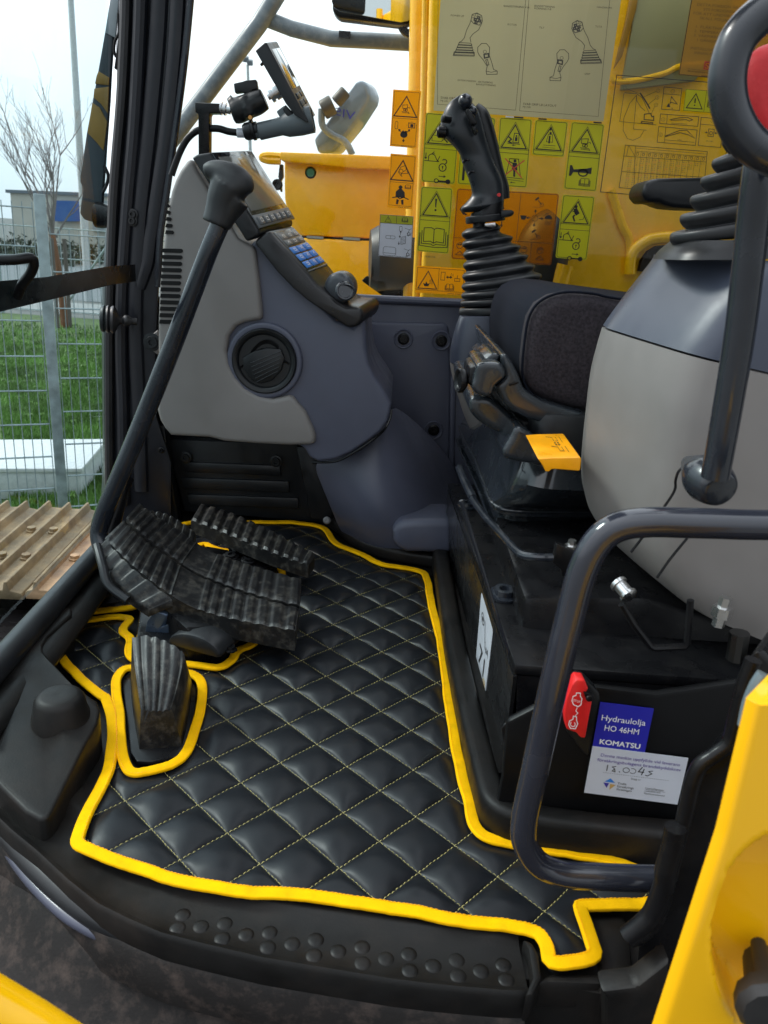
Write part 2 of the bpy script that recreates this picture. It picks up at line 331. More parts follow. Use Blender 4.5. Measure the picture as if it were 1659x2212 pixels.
# ================================================================== OUTSIDE
GZ = -1.25
def flat(name, P, m, z):
    bm = B(); bm.faces.new([bm.verts.new((x, y, z)) for x, y in P]); return struct(fin(name, bm, m))
GRS = mat('grass_soil', (.075, .12, .03), .9, var=.4, vs=6, bump=1, bs=40, dirt=(.06, .06, .02), dirt_amt=.4, ds=2)
ASP = mat('asphalt', (.14, .15, .155), .85, var=.15, vs=3, bump=.5, bs=60)
flat('ground', [(-400, -30), (400, -30), (400, 900), (-400, 900)], mat('gravel_ground', (.13, .13, .12), .9, var=.3, vs=2, bump=.6, bs=30), GZ-.008)
flat('lawn', [(-30, 4.2), (6, 4.2), (6, 15.5), (-30, 15.5)], GRS, GZ-.004)
flat('road', [(-80, 19.0), (80, 19.0), (80, 34), (-80, 34)], ASP, GZ-.002)
flat('pavement', [(-60, 16.2), (60, 16.2), (60, 18.4), (-60, 18.4)], mat('paving', (.25, .25, .24), .8, var=.2, vs=8), GZ)
# grass blades: one object nobody could count
bm = B(); rnd = random.Random(3)
for _ in range(30000):
    y = rnd.uniform(4.5, 14.5)**1.0; y = 4.5+(y-4.5)*rnd.random()**.6
    x = (-.50+rnd.uniform(-.02, .16))*y; h = rnd.uniform(.03, .08)*(1.5 if rnd.random() < .06 else 1); a = rnd.uniform(0, 6.28); w = .004+.0007*y
    dx, dy = math.cos(a)*w, math.sin(a)*w; lx, ly = rnd.uniform(-.03, .03), rnd.uniform(-.03, .03)
    bm.faces.new([bm.verts.new(p) for p in ((x-dx, y-dy, GZ), (x+dx, y+dy, GZ), (x+lx, y+ly, GZ+h))])
me = bpy.data.meshes.new('grass'); bm.to_mesh(me); bm.free()
gb = link('grass', me, mat('grass_blade', (.12, .23, .045), .6, var=.6, vs=1.6)); gb['kind'] = 'stuff'
bm = B()
for _ in range(130):
    y = rnd.uniform(4.8, 13); x = (-.50+rnd.uniform(-.02, .16))*y; a = rnd.uniform(0, 6.28); w = rnd.uniform(.012, .03)
    for k in range(5):
        b = a+k*1.26; bm.faces.new([bm.verts.new(p) for p in ((x, y, GZ+.03), (x+w*math.cos(b-.4), y+w*math.sin(b-.4), GZ+.07), (x+w*1.5*math.cos(b), y+w*1.5*math.sin(b), GZ+.05), (x+w*math.cos(b+.4), y+w*math.sin(b+.4), GZ+.07))])
me = bpy.data.meshes.new('weeds'); bm.to_mesh(me); bm.free()
wb = link('weeds', me, mat('weed_leaf', (.13, .24, .04), .6, var=.5, vs=2)); wb['kind'] = 'stuff'
# mesh fence
fd = Vector((.903, .43, 0)); fp = PY(110, 700, 4.45); fp.z = 0; fn = Vector((.43, -.903, 0))
def onfence(x, y, off=0):
    d = ray(x, y); P0 = fp-fn*off; t = (P0-O).dot(fn)/d.dot(fn); return O+d*t
fence = thing('mesh_fence', 'galvanised double wire mesh fence with a steel post beyond the front window', 'fence', (fp.x, fp.y, GZ))
bm = B(); a = onfence(72, 418); b_ = onfence(150, 1130); base = Vector(((a.x+b_.x)/2, (a.y+b_.y)/2, GZ)); rot = Matrix.Rotation(math.atan2(.43, .903), 3, 'Z')
topz = a.z
box(bm, base+Vector((0, 0, (topz-GZ)/2)), (.06, .04, topz-GZ), rot); fin('post', bm, GALV, fence, bevel=.004)
def panel(s0, s1, topy, px, z0):
    bm = B(); zt = onfence(px, topy).z; n = int((s1-s0)/.05)
    for k in range(n+1):
        p = base+fd*(s0+k*(s1-s0)/n); p = p-fn*.02
        tube(bm, [Vector((p.x, p.y, GZ+.03)), Vector((p.x, p.y, zt+.03))], .0028, 5)
    z = zt
    while z > GZ+.05:
        for o in (-.006, .006):
            tube(bm, [base+fd*s0+Vector((0, 0, z-base.z))-fn*(.02+o), base+fd*s1+Vector((0, 0, z-base.z))-fn*(.02+o)], .0038, 5)
        z -= .2
    fin('wire_mesh', bm, GALV, fence)
panel(-1.6, -.04, 447, 40, 0); panel(.04, 2.5, 510, 180, 0)
for s in (2.54,):
    bm = B(); box(bm, base+fd*s+Vector((0, 0, (topz-GZ)/2)), (.06, .04, topz-GZ), rot); fin('post', bm, GALV, fence, bevel=.004)
# steel hatch on the lawn
t = thing('utility_hatch', 'white checker plate hatch cover on a low frame on the lawn behind the fence', 'hatch', (-2.6, 5.9, GZ))
z1 = GZ+.22
P = [PZ(-140, 1012, z1), PZ(177, 1012, z1), PZ(232, 948, z1), PZ(-120, 950, z1)]
bm = B(); prism(bm, P, (0, 0, -.03)); fin('lid', bm, mat('checker_plate', (.62, .62, .62), .5, bump=.8, bs=25, var=.08), t, bevel=.006)
c_ = sum(P, Vector())/4; P2 = [c_+(p-c_)*.965 for p in P]
bm = B(); prism(bm, [p-Vector((0, 0, .031)) for p in P2], (0, 0, -.19)); fin('frame', bm, mat('white_steel', (.55, .56, .56), .5), t, bevel=.004)
# tree
def limb(bm, p, d, L, r, dep, rn):
    P = [p]; q_ = p.copy(); dd = d.copy()
    for k in range(4):
        dd = (dd+Vector((rn.uniform(-.16, .16), rn.uniform(-.16, .16), .05))).normalized(); q_ = q_+dd*L/4; P.append(q_.copy())
    tube(bm, P, [max(.0022, r*(1-.16*k)) for k in range(5)], 5, cap=False)
    if dep:
        for k in range(rn.choice((3, 4, 4))):
            j = rn.choice((1, 2, 3, 4, 4)); a = rn.uniform(0, 6.28); s = rn.uniform(.35, .7)
            nd = (dd+Vector((math.cos(a)*s, math.sin(a)*s, .12))).normalized(); limb(bm, P[j], nd, L*rn.uniform(.5, .7), r*.5, dep-1, rn)
tb = PZ(140, 706, GZ); rn = random.Random(11)
t = thing('bare_tree', 'young leafless tree with brown trunk and thin grey twigs behind the fence', 'tree', tb)
bm = B(); tt = PY(115, 470, tb.y); fk = PY(112, 505, tb.y); tube(bm, [tb, tb.lerp(fk, .5)+Vector((.04, 0, 0)), fk], [.075, .06, .055], 8); fin('trunk', bm, mat('orange_bark', (.22, .09, .04), .8, bump=1, bs=60), t)
bm = B()
for a, s, L in ((0, .15, 1.25), (1.4, .38, 1.2), (2.7, .5, 1.25), (3.6, .32, 1.35), (4.7, .4, 1.1), (5.6, .45, 1.2), (.5, .6, 1.0)):
    limb(bm, fk+Vector((0, 0, rn.uniform(-.15, .25))), Vector((math.cos(a)*s, math.sin(a)*s, 1)).normalized(), L, .022, 3, rn)
fin('crown', bm, mat('grey_twig', (.20, .17, .17), .8), t)
for px in (125, 152):
    s_ = PZ(px, 708, GZ); bm = B(); tube(bm, [s_, s_+Vector((0, 0, 1.5))], .035, 7); fin('stake', bm, mat('stake_wood', (.12, .10, .09), .9), t)
# lamp poles
lp = PZ(192, 651, GZ); lt = PY(150, -40, lp.y)
t = thing('lamp_pole', 'tall pale painted lighting pole standing by the road', 'lamp pole', lp)
bm = B(); tube(bm, [lp, Vector((lp.x, lp.y, lt.z))], [.095, .06], 14); fin('shaft', bm, mat('pale_pole', (.50, .52, .53), .5), t)
bm = B(); box(bm, lp+Vector((-.02, -.09, .55)), (.03, .02, .2)); fin('hatch_door', bm, BLK, t)
t = thing('floodlight_mast', 'distant slim mast with a floodlight head seen left of the display', 'floodlight', PY(548, 520, 40))
bm = B(); tube(bm, [PY(548, 560, 40), PY(535, 140, 40)], [.09, .06], 8); fin('mast', bm, GALV, t)
for dx in (-4, 5):
    bm = B(); box(bm, PY(535+dx, 131+dx*.8, 40), (.26, .2, .22), Matrix.Rotation(.5, 3, 'X')); fin('lamp_head', bm, HRL, t, bevel=.02)
# warehouse
t = thing('warehouse', 'long low cream warehouse with a blue sign far beyond the fence', 'building', PY(120, 500, 70))
def pyb(x, y, Y): return PY(x, y, Y)
bm = B(); p0 = PY(22, 417, 70); p1 = PY(330, 428, 70); gz = GZ
prism(bm, [Vector((p0.x, 70, gz)), Vector((p1.x, 70, gz)), Vector((p1.x, 70, p1.z)), Vector((p0.x, 70, p0.z))], (0, 12, 0)); fin('wall', bm, mat('cream_cladding', (.50, .48, .42), .7, var=.06, vs=.5), t)
bm = B(); prism(bm, [Vector((p0.x-.3, 69.8, p0.z)), Vector((p1.x+.3, 69.8, p1.z)), Vector((p1.x+.3, 69.8, p1.z+.25)), Vector((p0.x-.3, 69.8, p0.z+.25))], (0, 12.4, 0)); fin('roof_edge', bm, HRL, t)
bm = B(); prism(bm, [PY(x, y, 69.6) for x, y in ((117, 433), (171, 434), (172, 478), (118, 478))], (0, .3, 0)); fin('sign_panel', bm, mat('sign_blue', (.02, .10, .33), .5, dirt=(.1, .2, .4), dirt_amt=.5, ds=.6), t)
bm = B(); prism(bm, [PY(x, y, 69.7) for x, y in ((200, 432), (245, 434), (245, 500), (200, 500))], (0, .2, 0)); fin('door', bm, mat('grey_door', (.28, .30, .31), .6), t)
# hedge and trees in front of the warehouse
def bush(bm, c, s, n, rn, sz):
    for _ in range(n):
        a, b = rn.uniform(0, 6.28), math.acos(rn.uniform(-1, 1)); r = rn.random()**.4
        p = Vector(c)+Vector((s[0]*r*math.sin(b)*math.cos(a), s[1]*r*math.sin(b)*math.sin(a), s[2]*r*math.cos(b)*(1+.3*math.sin(a*3))))
        d = [Vector((rn.uniform(-1, 1), rn.uniform(-1, 1), rn.uniform(-1, 1)))*sz for _ in range(3)]; bm.faces.new([bm.verts.new(p+x) for x in d])
HED = mat('bush_leaf', (.045, .055, .03), .8, var=.5, vs=1)
rn = random.Random(5)
for i, (x, s) in enumerate(((10, 3.2), (60, 2.6), (110, 3.0), (205, 2.4))):
    c = PZ(x, 566, GZ); c.z += .3; bm = B(); bush(bm, c, (s, .9, .5+.2*(i % 2)), 900, rn, .13)
    tag(fin('roadside_bush', bm, HED), ('leftmost low dark bush across the road', 'second low dark bush across the road, right of the fence post', 'low dark bush across the road behind the tree trunk', 'low dark bush across the road beside the black pillar')[i], 'bush', 'bushes across the road')
# far fence with bracing
fb = thing('far_fence', 'distant wire fence with slanting braces along the road', 'fence', PZ(60, 640, GZ))
Y2 = 15.5; bw = B()
for k in range(9):
    x = -12.4+k*2.3; bm = B(); tube(bm, [(x, Y2, GZ), (x, Y2, GZ+1.75)], .035, 6); fin('post', bm, GALV, fb)
    if k % 2 == 1:
        for g in (1.2, -1.2): bb = B(); tube(bb, [(x, Y2-.02, GZ+1.6), (x+g, Y2-.02, GZ)], .025, 6); fin('brace', bb, GALV, fb)
for z in (.1, .6, 1.1, 1.65): tube(bw, [(-13, Y2, GZ+z), (7, Y2, GZ+z)], .012, 5)
for k in range(180): tube(bw, [(-13+k*.1, Y2, GZ+.05), (-13+k*.1, Y2, GZ+1.7)], .0035, 3)
fin('wire_mesh', bw, GALV, fb)
# crawler track
TR = mat('rusty_track_steel', (.30, .20, .11), .6, metal=.1, var=.35, vs=16, bump=.8, bs=120, dirt=(.15, .075, .032), dirt_amt=.9, ds=13)
tz = -.34; A0 = PZ(58, 1262, tz); A1 = PZ(186, 1130, tz); yd = (A1-A0); yd.z = 0; yd = yd.normalized(); xd = Vector((yd.y, -yd.x, 0)); TW = .62
trk = thing('crawler_track', 'rusty brown crawler track with three-ribbed shoes below the front window', 'track', (A0.x, A0.y, GZ))
prof = [(0, -.012), (0, .006), (.006, .012), (.018, .014), (.022, .036), (.03, .036), (.034, .014), (.08, .012), (.085, .034), (.093, .034), (.097, .012), (.14, .013), (.145, .036), (.153, .036), (.158, .012), (.186, .006), (.19, -.004), (.19, -.012)]
for k in range(-7, 2):
    o = A0+xd*(k*.196+.02)-yd*.06; drop = Vector((0, 0, -.004*abs(k))); bm = B()
    prism(bm, [o+xd*u+Vector((0, 0, v))+drop for u, v in prof], yd*TW); sh = fin('track_shoe', bm, TR, trk, bevel=.0025)
    for a in (.055, .12):
        for b in (.2, .4):
            bm = B(); lathe(bm, o+xd*a+yd*b+Vector((0, 0, .012))+drop, (0, 0, 1), [(0, .017), (.006, .017), (.007, .013), (.016, .013)], 6); fin('bolt', bm, TR, sh)
bm = B(); box(bm, A0+xd*-.5+yd*.28+Vector((0, 0, -.12)), (1.9, .3, .16), Matrix.Rotation(math.atan2(xd.y, xd.x), 3, 'Z')); fin('track_link', bm, BLK, trk)
# ================================================================== RIGHT-HAND DECK, SEEN THROUGH THE SIDE WINDOW
hr = thing('deck_handrail', 'grey painted tubular deck handrail seen through the side window', 'handrail', PY(600, 500, 2.3))
bm = B(); tube(bm, [PY(610, -30, 2.3), PY(560, 52, 2.3), PY(385, 283, 2.3), PY(300, 395, 2.3)], .022, 16); fin('rail', bm, HRL, hr)
bm = B(); tube(bm, [PY(563, 36, 2.32), PY(630, 62, 2.32), PY(716, 84, 2.32), PY(800, 88, 2.32), PY(905, 94, 2.32)], .019, 14); fin('cross_rail', bm, HRL, hr)
bm = B(); box(bm, PY(745, 76, 2.3), (.03, .02, .015)); fin('clip', bm, BLK, hr)
mr = thing('rear_view_mirror', 'rounded rear-view mirror with black rim hanging at the top of the side window', 'mirror', PY(810, 20, 2.2))
P = [PY(x, y, 2.2) for x, y in ((719, -60), (718, 18), (722, 30), (735, 38), (800, 46), (868, 54), (884, 50), (893, 38), (895, -60))]
bm = B(); prism(bm, P, (0, .05, 0)); fin('rim', bm, BLK, mr, bevel=.008, seg=3)
MIR = mat('mirror_glass', (.75, .8, .82), .02, metal=1, var=.01, rv=0)
c_ = sum(P, Vector())/len(P); bm = B(); prism(bm, [Vector(((p.x-c_.x)*.965+c_.x, p.y-.004-(p.x-c_.x)*-.22-.03, (p.z-c_.z)*.94+c_.z)) for p in P], (0, .004, 0)); fin('glass', bm, MIR, mr)
bm = B(); tube(bm, [PY(865, 48, 2.23), PY(872, 66, 2.24), PY(888, 74, 2.26), PY(900, 64, 2.28)], .010, 10, smooth=5); fin('arm', bm, BLK, mr)
# oval mirror standing on the deck box
mo = thing('deck_mirror', 'tilted oval mirror with a bent stalk standing on the yellow deck box', 'mirror', PY(700, 330, 2.7))
P = qY('B', 2.7, (915, 880), (1000, 770), (1180, 520), (1215, 500), (1255, 530), (1282, 600), (1270, 650), (1180, 790), (1040, 965), (945, 975))
bm = B(); prism(bm, P, (.03, .06, 0)); fin('housing', bm, mat('mirror_back', (.13, .17, .22), .15, coat=.4), mo, bevel=.02, seg=3)
bm = B(); tube(bm, qY('B', 2.66, (970, 690), (975, 790), (1030, 850), (1120, 900), (1165, 980)), .011, 10, smooth=5); fin('stalk', bm, HRL, mo)
bm = B(); tube(bm, qY('B', 2.66, (1125, 575), (1060, 650)), .020, 10); tube(bm, qY('B', 2.66, (975, 700), (1045, 660)), .03, 10); fin('clamp', bm, mat('bronze_bracket', (.035, .028, .014), .4), mo, bevel=.006)
dq = Decal('lettering', '', '', qY('B', 2.69, (960, 640), (1230, 690), (1215, 790), (960, 700)), None, 10, 3.4)
dq.text('VISA', 1.0, 3.0, 3.0, BLUD, mirror=True, width=7.5)  # mirrored letters drawn on, standing in for a reflection in the mirror
for bm, m in dq.b.values():
    me = bpy.data.meshes.new('lettering'); bm.to_mesh(me); bm.free(); link('lettering', me, m, mo)  # drawn-on reflection, not lettering on the mirror itself
bpy.data.objects.remove(dq.root)
# deck box
db = thing('deck_box', 'large yellow equipment box with lipped lid and green plug outside the side window', 'box', PY(780, 640, 2.5))
Y3 = 2.45
bm = B(); prism(bm, qY('B', Y3, (733, 1010), (1700, 1045), (1700, 1530), (800, 1490), (760, 1400), (735, 1250)), (0, .5, 0)); bodyb = fin('body', bm, YEL, db, bevel=.008)
bm = B(); prism(bm, qY('B', Y3-.04, (705, 960), (1700, 1000), (1700, 1082), (1200, 1066), (722, 1020), (705, 1005)), (0, .6, 0)); fin('lid', bm, YEL, db, bevel=.008)
bm = B(); tube(bm, qY('B', Y3-.02, (710, 990), (640, 985), (600, 990), (598, 1003), (640, 1015), (710, 1018)), .011, 8, smooth=4); fin('handle', bm, YEL, db)
bm = B(); lathe(bm, qY('B', Y3+.004, (901, 1094))[0], (0, -1, 0), [(0, .0135), (.003, .0135), (.005, .011), (.006, .010)], 24); pl = fin('plug', bm, mat('green_plug', (.05, .22, .15), .5), db)
bm = B(); lathe(bm, qY('B', Y3+.002, (901, 1094))[0], (0, -1, 0), [(0, .0165), (.002, .0165)], 24); fin('ring', bm, GALV, pl)
bm = B(); prism(bm, qY('B', Y3+.05, (703, 1040), (724, 1040), (728, 1120), (716, 1140), (718, 1215), (708, 1215), (700, 1140), (695, 1120)), (0, .02, 0)); lathe(bm, qY('B', Y3+.04, (692, 1170))[0], (0, -1, 0), [(0, .016), (.01, .016), (.01, .009), (.002, .009)], 14); fin('latch', bm, BLK, db, bevel=.002)
bm = B(); prism(bm, qY('B', Y3-.02, (845, 1506), (1700, 1545), (1700, 2400), (1200, 2400), (900, 1900)), (0, .5, 0)); fin('lower_panel', bm, YEL, db, bevel=.008)
bm = B(); prism(bm, qY('B', Y3+.03, (840, 1485), (1700, 1520), (1700, 1560), (850, 1520)), (0, .3, 0)); fin('gap_strip', bm, BLK, db)
for i, x in enumerate((930, 1160)):
    bm = B(); box(bm, qY('B', Y3-.01, (x, 1503+i*9))[0], (.05, .02, .007)); fin('hinge', bm, GALV, db)
# black working lamp and hose outside
wl = thing('work_lamp', 'black round work lamp on a bracket behind the white decal', 'work lamp', PY(830, 640, 2.1))
bm = B(); lathe(bm, qY('F', 2.1, (1395, 690))[0], (1, .1, .04), [(0, .07), (.02, .082), (.05, .078), (.2, .07), (.26, .05)], 26); fin('housing', bm, RUBS, wl)
bm = B(); prism(bm, qY('F', 2.14, (1370, 800), (1590, 840), (1625, 860), (1620, 990), (1480, 930), (1340, 830)), (0, .05, 0)); fin('bracket', bm, BLK, wl, bevel=.004)
bm = B(); prism(bm, qY('F', 2.08, (1530, 690), (1615, 690), (1600, 830), (1540, 830)), (0, .02, 0)); fin('lens', bm, mat('dark_red_lens', (.12, .02, .015), .3), wl, bevel=.01)
bo = thing('excavator_boom', 'huge yellow excavator boom filling the side window', 'boom', PY(1250, 640, 1.95))
bm = B(); prism(bm, [PY(x, y, 1.9) for x, y in ((930, -120), (1900, -120), (1900, 760), (900, 760), (915, 500))], (.0, .28, 0)); fin('side_plate', bm, YEL, bo, bevel=.012, seg=3)
bm = B(); prism(bm, [PY(x, y, 2.06) for x, y in ((888, -120), (960, -120), (930, 760), (866, 760), (876, 480))], (0, .3, 0)); fin('front_flange', bm, YEL, bo, bevel=.02, seg=4)
bm = B(); tube(bm, [PY(922, -120, 1.93), PY(917, 200, 1.93), PY(905, 500, 1.93), PY(893, 760, 1.93)], .009, 12); fin('weld_edge', bm, YEL, bo)
bm = B(); prism(bm, [PY(x, y, 1.885) for x, y in ((1370, -80), (1600, -80), (1560, 110), (1500, 175), (1340, 195), (1365, 60))], (0, .012, 0)); fin('filler_plate', bm, mat('khaki_filler', (.30, .27, .12), .35, var=.1, vs=4), bo, bevel=.004)  # plate added to fill a pale khaki area, not a known boom part
bm = B(); prism(bm, [PY(x, y, 1.88) for x, y in ((1375, -80), (1392, -80), (1375, 20), (1345, 120), (1326, 150), (1350, 50))], (0, .01, 0)); fin('filler_edge', bm, mat('ochre_filler_edge', (.35, .17, .01), .4), bo, bevel=.003)
bm = B(); tube(bm, qY('D', 1.885, (510, 560), (540, 600), (700, 590), (900, 540), (1010, 490), (1200, 470)), .006, 10, smooth=6); fin('weld_seam', bm, YEL, bo)
bm = B(); tube(bm, qY('H', 1.89, (500, 20), (540, 140), (590, 290), (640, 400), (650, 620)), .010, 10, smooth=6); fin('weld_seam', bm, YEL, bo)
bm = B(); tube(bm, qY('H', 1.88, (640, 640), (650, 520), (690, 450), (780, 390), (900, 370), (1010, 370)), .013, 12, smooth=6); fin('hole_rim', bm, YEL, bo)
bm = B(); prism(bm, qY('H', 1.875, (712, 620), (730, 540), (780, 470), (840, 435), (930, 424), (1040, 420), (1040, 640)), (0, .02, 0)); fin('hole', bm, mat('dark_cavity', (.012, .006, .003), .8), bo)
bh = thing('boom_hose', 'thick black hydraulic hose curving in front of the yellow boom', 'hose', PY(1180, 600, 1.84))
bm = B(); tube(bm, qY('G', 1.84, (1175, 235), (1120, 290), (1080, 360), (1065, 420), (1040, 560), (1030, 700)), [.045, .055, .06, .06, .06, .06], 18, smooth=6); fin('hose', bm, RUB, bh)
bm = B(); tube(bm, qY('G', 1.80, (1200, 490), (1180, 560), (1160, 640)), .022, 14, smooth=5); fin('pipe', bm, YEL, bh)
# ================================================================== CAB SHELL
def ringloft(bm, c, Y, rows, dr=.6, k=20, n=3, e=2.0, smooth=True, cap=True):
    """rows: (xl,yl,xr,yr[,dY]) silhouettes at depth Y; elliptical sections"""
    L = []
    for r in rows:
        a, b = q(c, (r[0], r[1]), (r[2], r[3])); y = Y+(r[4] if len(r) > 4 else 0); L.append((PY(a[0], a[1], y), PY(b[0], b[1], y)))
    if smooth: A_ = catmull([p[0] for p in L], n); B_ = catmull([p[1] for p in L], n); L = list(zip(A_, B_))
    R_ = []
    for a, b in L:
        m = (a+b)/2; h = (b-a)/2; d = Vector((0, h.length*dr, 0)); ring = []
        for j in range(k):
            t = 2*math.pi*j/k; cx, sy = math.cos(t), math.sin(t); cx = math.copysign(abs(cx)**(2/e), cx); sy = math.copysign(abs(sy)**(2/e), sy); ring.append(m+h*cx+d*sy)
        R_.append(ring)
    loft(bm, R_, cap=cap)
def remesh(name, bm, m, parent, vox=.003, sm=4):
    bmesh.ops.recalc_face_normals(bm, faces=bm.faces)
    me = bpy.data.meshes.new('t'); bm.to_mesh(me); bm.free(); ob = bpy.data.objects.new('t', me); C.objects.link(ob)
    r = ob.modifiers.new('r', 'REMESH'); r.mode = 'VOXEL'; r.voxel_size = vox; s = ob.modifiers.new('s', 'SMOOTH'); s.iterations = sm; s.factor = .6
    dg = bpy.context.evaluated_depsgraph_get(); m2 = bpy.data.meshes.new_from_object(ob.evaluated_get(dg)); bpy.data.objects.remove(ob)
    for p in m2.polygons: p.use_smooth = True
    m2.name = name; m2.materials.clear(); return link(name, m2, m, parent)
cab = thing('cab_shell', 'black excavator cab shell with moulded rubber floor tray, door sill and window pillar', 'cab', (0, 1, 0))
def part(name, pts, vec, m, bevel=.004, parent=cab, seg=2, ang=30):
    bm = B(); prism(bm, pts, vec); return fin(name, bm, m, parent, bevel=bevel, seg=seg, ang=ang)
TRAY = mat('tray_rubber', (.0075, .0072, .007), .46, bump=.35, bs=500, var=.15, dirt=(.045, .032, .024), dirt_amt=.4, ds=5, spec=.24)
DST = mat('dusty_black_steel', (.011, .0095, .009), .65, spec=.25, bump=.5, bs=300, dirt=(.085, .062, .052), dirt_amt=.6, ds=45)
part('floor_plate', [Vector(p) for p in ((-.52, 1.6, -.003), (.8, 1.6, -.003), (.8, .46, -.003), (.2, .455, -.003), (.1, .47, -.003), (-.1, .49, -.003), (-.17, .52, -.003), (-.27, .60, -.003), (-.40, .74, -.003), (-.50, .95, -.003))], (0, 0, -.05), TRAY, 0)
part('unseen_roof', [Vector(p) for p in ((.45, .46, 1.2), (1.05, .46, 1.2), (1.05, 1.66, 1.2), (.45, 1.66, 1.2))], (0, 0, .06), BLK, .01)
part('unseen_roof_front', [Vector(p) for p in ((-.35, .46, 1.2), (.08, .46, 1.2), (.08, 1.66, 1.2), (-.35, 1.66, 1.2))], (0, 0, .06), BLK, .01)  # unseen roof in two pieces; gap between them sized to light the seat
part('rear_wall', [Vector(p) for p in ((1.0, .5, 0), (1.0, 1.64, 0), (1.0, 1.64, 1.2), (1.0, .5, 1.2))], (.04, 0, 0), PLB, .004)
part('roof_lining', [Vector(p) for p in ((.47, .48, 1.197), (1.0, .48, 1.197), (1.0, 1.6, 1.197), (.47, 1.6, 1.197))], (0, 0, -.02), GRY, .004)
# front right pillar
PIL = mat('pillar_paint', (.010, .012, .017), .38, bump=.1, bs=500, spec=.4)
Yp = 1.40
part('window_pillar', [PY(x, y, Yp) for x, y in ((262, -30), (419, -30), (402, 136), (385, 273), (366, 409), (350, 512), (345, 620), (338, 760), (340, 900), (372, 1000), (372, 1130), (226, 1135), (231, 1051), (229, 777), (231, 631), (238, 502), (252, 375), (266, 153))], (-.06, .14, 0), PIL, .008)
def strip(name, pts, Y, r, m=PIL, sx=1, sy=1, parent=cab, smooth=5):
    bm = B(); tube(bm, [PY(x, y, Y) for x, y in pts], r, 10, smooth=smooth, sx=sx, sy=sy, up=(0, 1, 0)); return fin(name, bm, m, parent)
strip('outer_seal', ((272, -30), (270, 60), (262, 220), (247, 400), (240, 560), (236, 700), (236, 900), (238, 1100)), Yp-.004, .009, RUBS)
strip('inner_seal', ((305, -30), (300, 100), (290, 280), (276, 440), (264, 620), (262, 760), (266, 900), (268, 1090)), Yp-.006, .011, PIL)
strip('pillar_ridge', ((345, -30), (338, 100), (322, 280), (305, 430), (296, 560), (292, 700), (300, 900), (305, 1060)), Yp-.002, .014, PIL, sy=.6)
strip('pillar_ridge', ((385, -30), (378, 100), (360, 280), (338, 430), (325, 520), (318, 570), (300, 620)), Yp-.002, .012, PIL, sy=.7)
strip('inner_edge', ((414, -30), (398, 136), (380, 273), (361, 409), (346, 512), (341, 620)), Yp-.004, .006, BGL)
for x, y in ((287, 463), (286, 477)): bolt(cab, PY(x, y, Yp-.012), (0, -1, 0), .006)
for x, y in ((355, 795), (349, 972)): bolt(cab, PY(x, y, Yp-.01), (0, -1, 0), .004, BLK)
# kick panel below the front console
part('side_lining', [PY(x, y, 1.50) for x, y in ((250, 640), (360, 640), (690, 700), (765, 900), (765, 1132), (236, 1150))], (0, .03, 0), PLB, .004)
part('corner_lining', qY('E', 1.43, (1060, 1520), (1215, 1480), (1240, 1700), (1330, 2250), (1000, 2250)), (0, .03, 0), PLB, .004)
kp = part('kick_panel', [PY(x, y, 1.455) for x, y in ((360, 950), (690, 962), (655, 962), (700, 1060), (722, 1130), (600, 1120), (400, 1104))], (0, .03, 0), PLB, .004)
part('kick_panel_wing', [PY(x, y, 1.44) for x, y in ((640, 965), (676, 965), (722, 1105), (712, 1128), (672, 1120))], (0, .03, 0), PLB, .003)
for a, b, y0, y1 in ((392, 605, 998, 1026), (388, 624, 1032, 1062), (402, 644, 1068, 1097)):
    bm = B(); prism(bm, [PY(x, y, 1.449) for x, y in ((a, y0), (b, y0+8), (b+2, y1+3), (a+6, y1-6))], (0, .01, 0)); fin('rib', bm, PLB, kp, bevel=.003)
for x, y in ((401, 988), (596, 996)): bolt(kp, PY(x, y, 1.45), (0, -1, 0), .008)
bolt(kp, PY(706, 1124, 1.43), (0, -1, .3), .005, mat('dull_steel', (.22, .22, .22), .45, metal=.8))
# right-hand lining under the side window
wp = part('side_panel', [PY(x, y, 1.60) for x, y in ((700, 640), (790, 646), (1000, 655), (1800, 700), (1800, 1300), (700, 1250))], (0, .04, 0), BLU, .012, seg=3)
P = qY('G', 1.592, (-75, 850), (440, 862), (470, 880), (485, 1250), (470, 1900), (330, 1700), (110, 1400), (10, 1210), (-55, 1050))
bm = B(); prism(bm, P, (0, .02, 0)); rp = fin('raised_panel', bm, BLU, wp, bevel=.006, seg=3)
part('panel_rib', qY('G', 1.59, (480, 1200), (520, 1200), (505, 1900), (470, 1900)), (0, .02, 0), BLU, .006, parent=wp)
for x, y in ((185, 960), (424, 972), (376, 1538)):
    p = qY('G', 1.592, (x, y))[0]; bm = B(); lathe(bm, p, (0, -1, 0), [(-.002, .020), (.001, .020), (.0035, .0185), (.003, .0165), (0, .0155), (-.001, .002)], 28); fin('bolt_recess', bm, BLU, rp); bolt(rp, p, (0, -1, 0), .008, BLK, h=.007)
strip('window_sill', ((690, 638), (790, 645), (1000, 654), (1800, 696)), 1.595, .008, BLU, parent=wp, smooth=0)
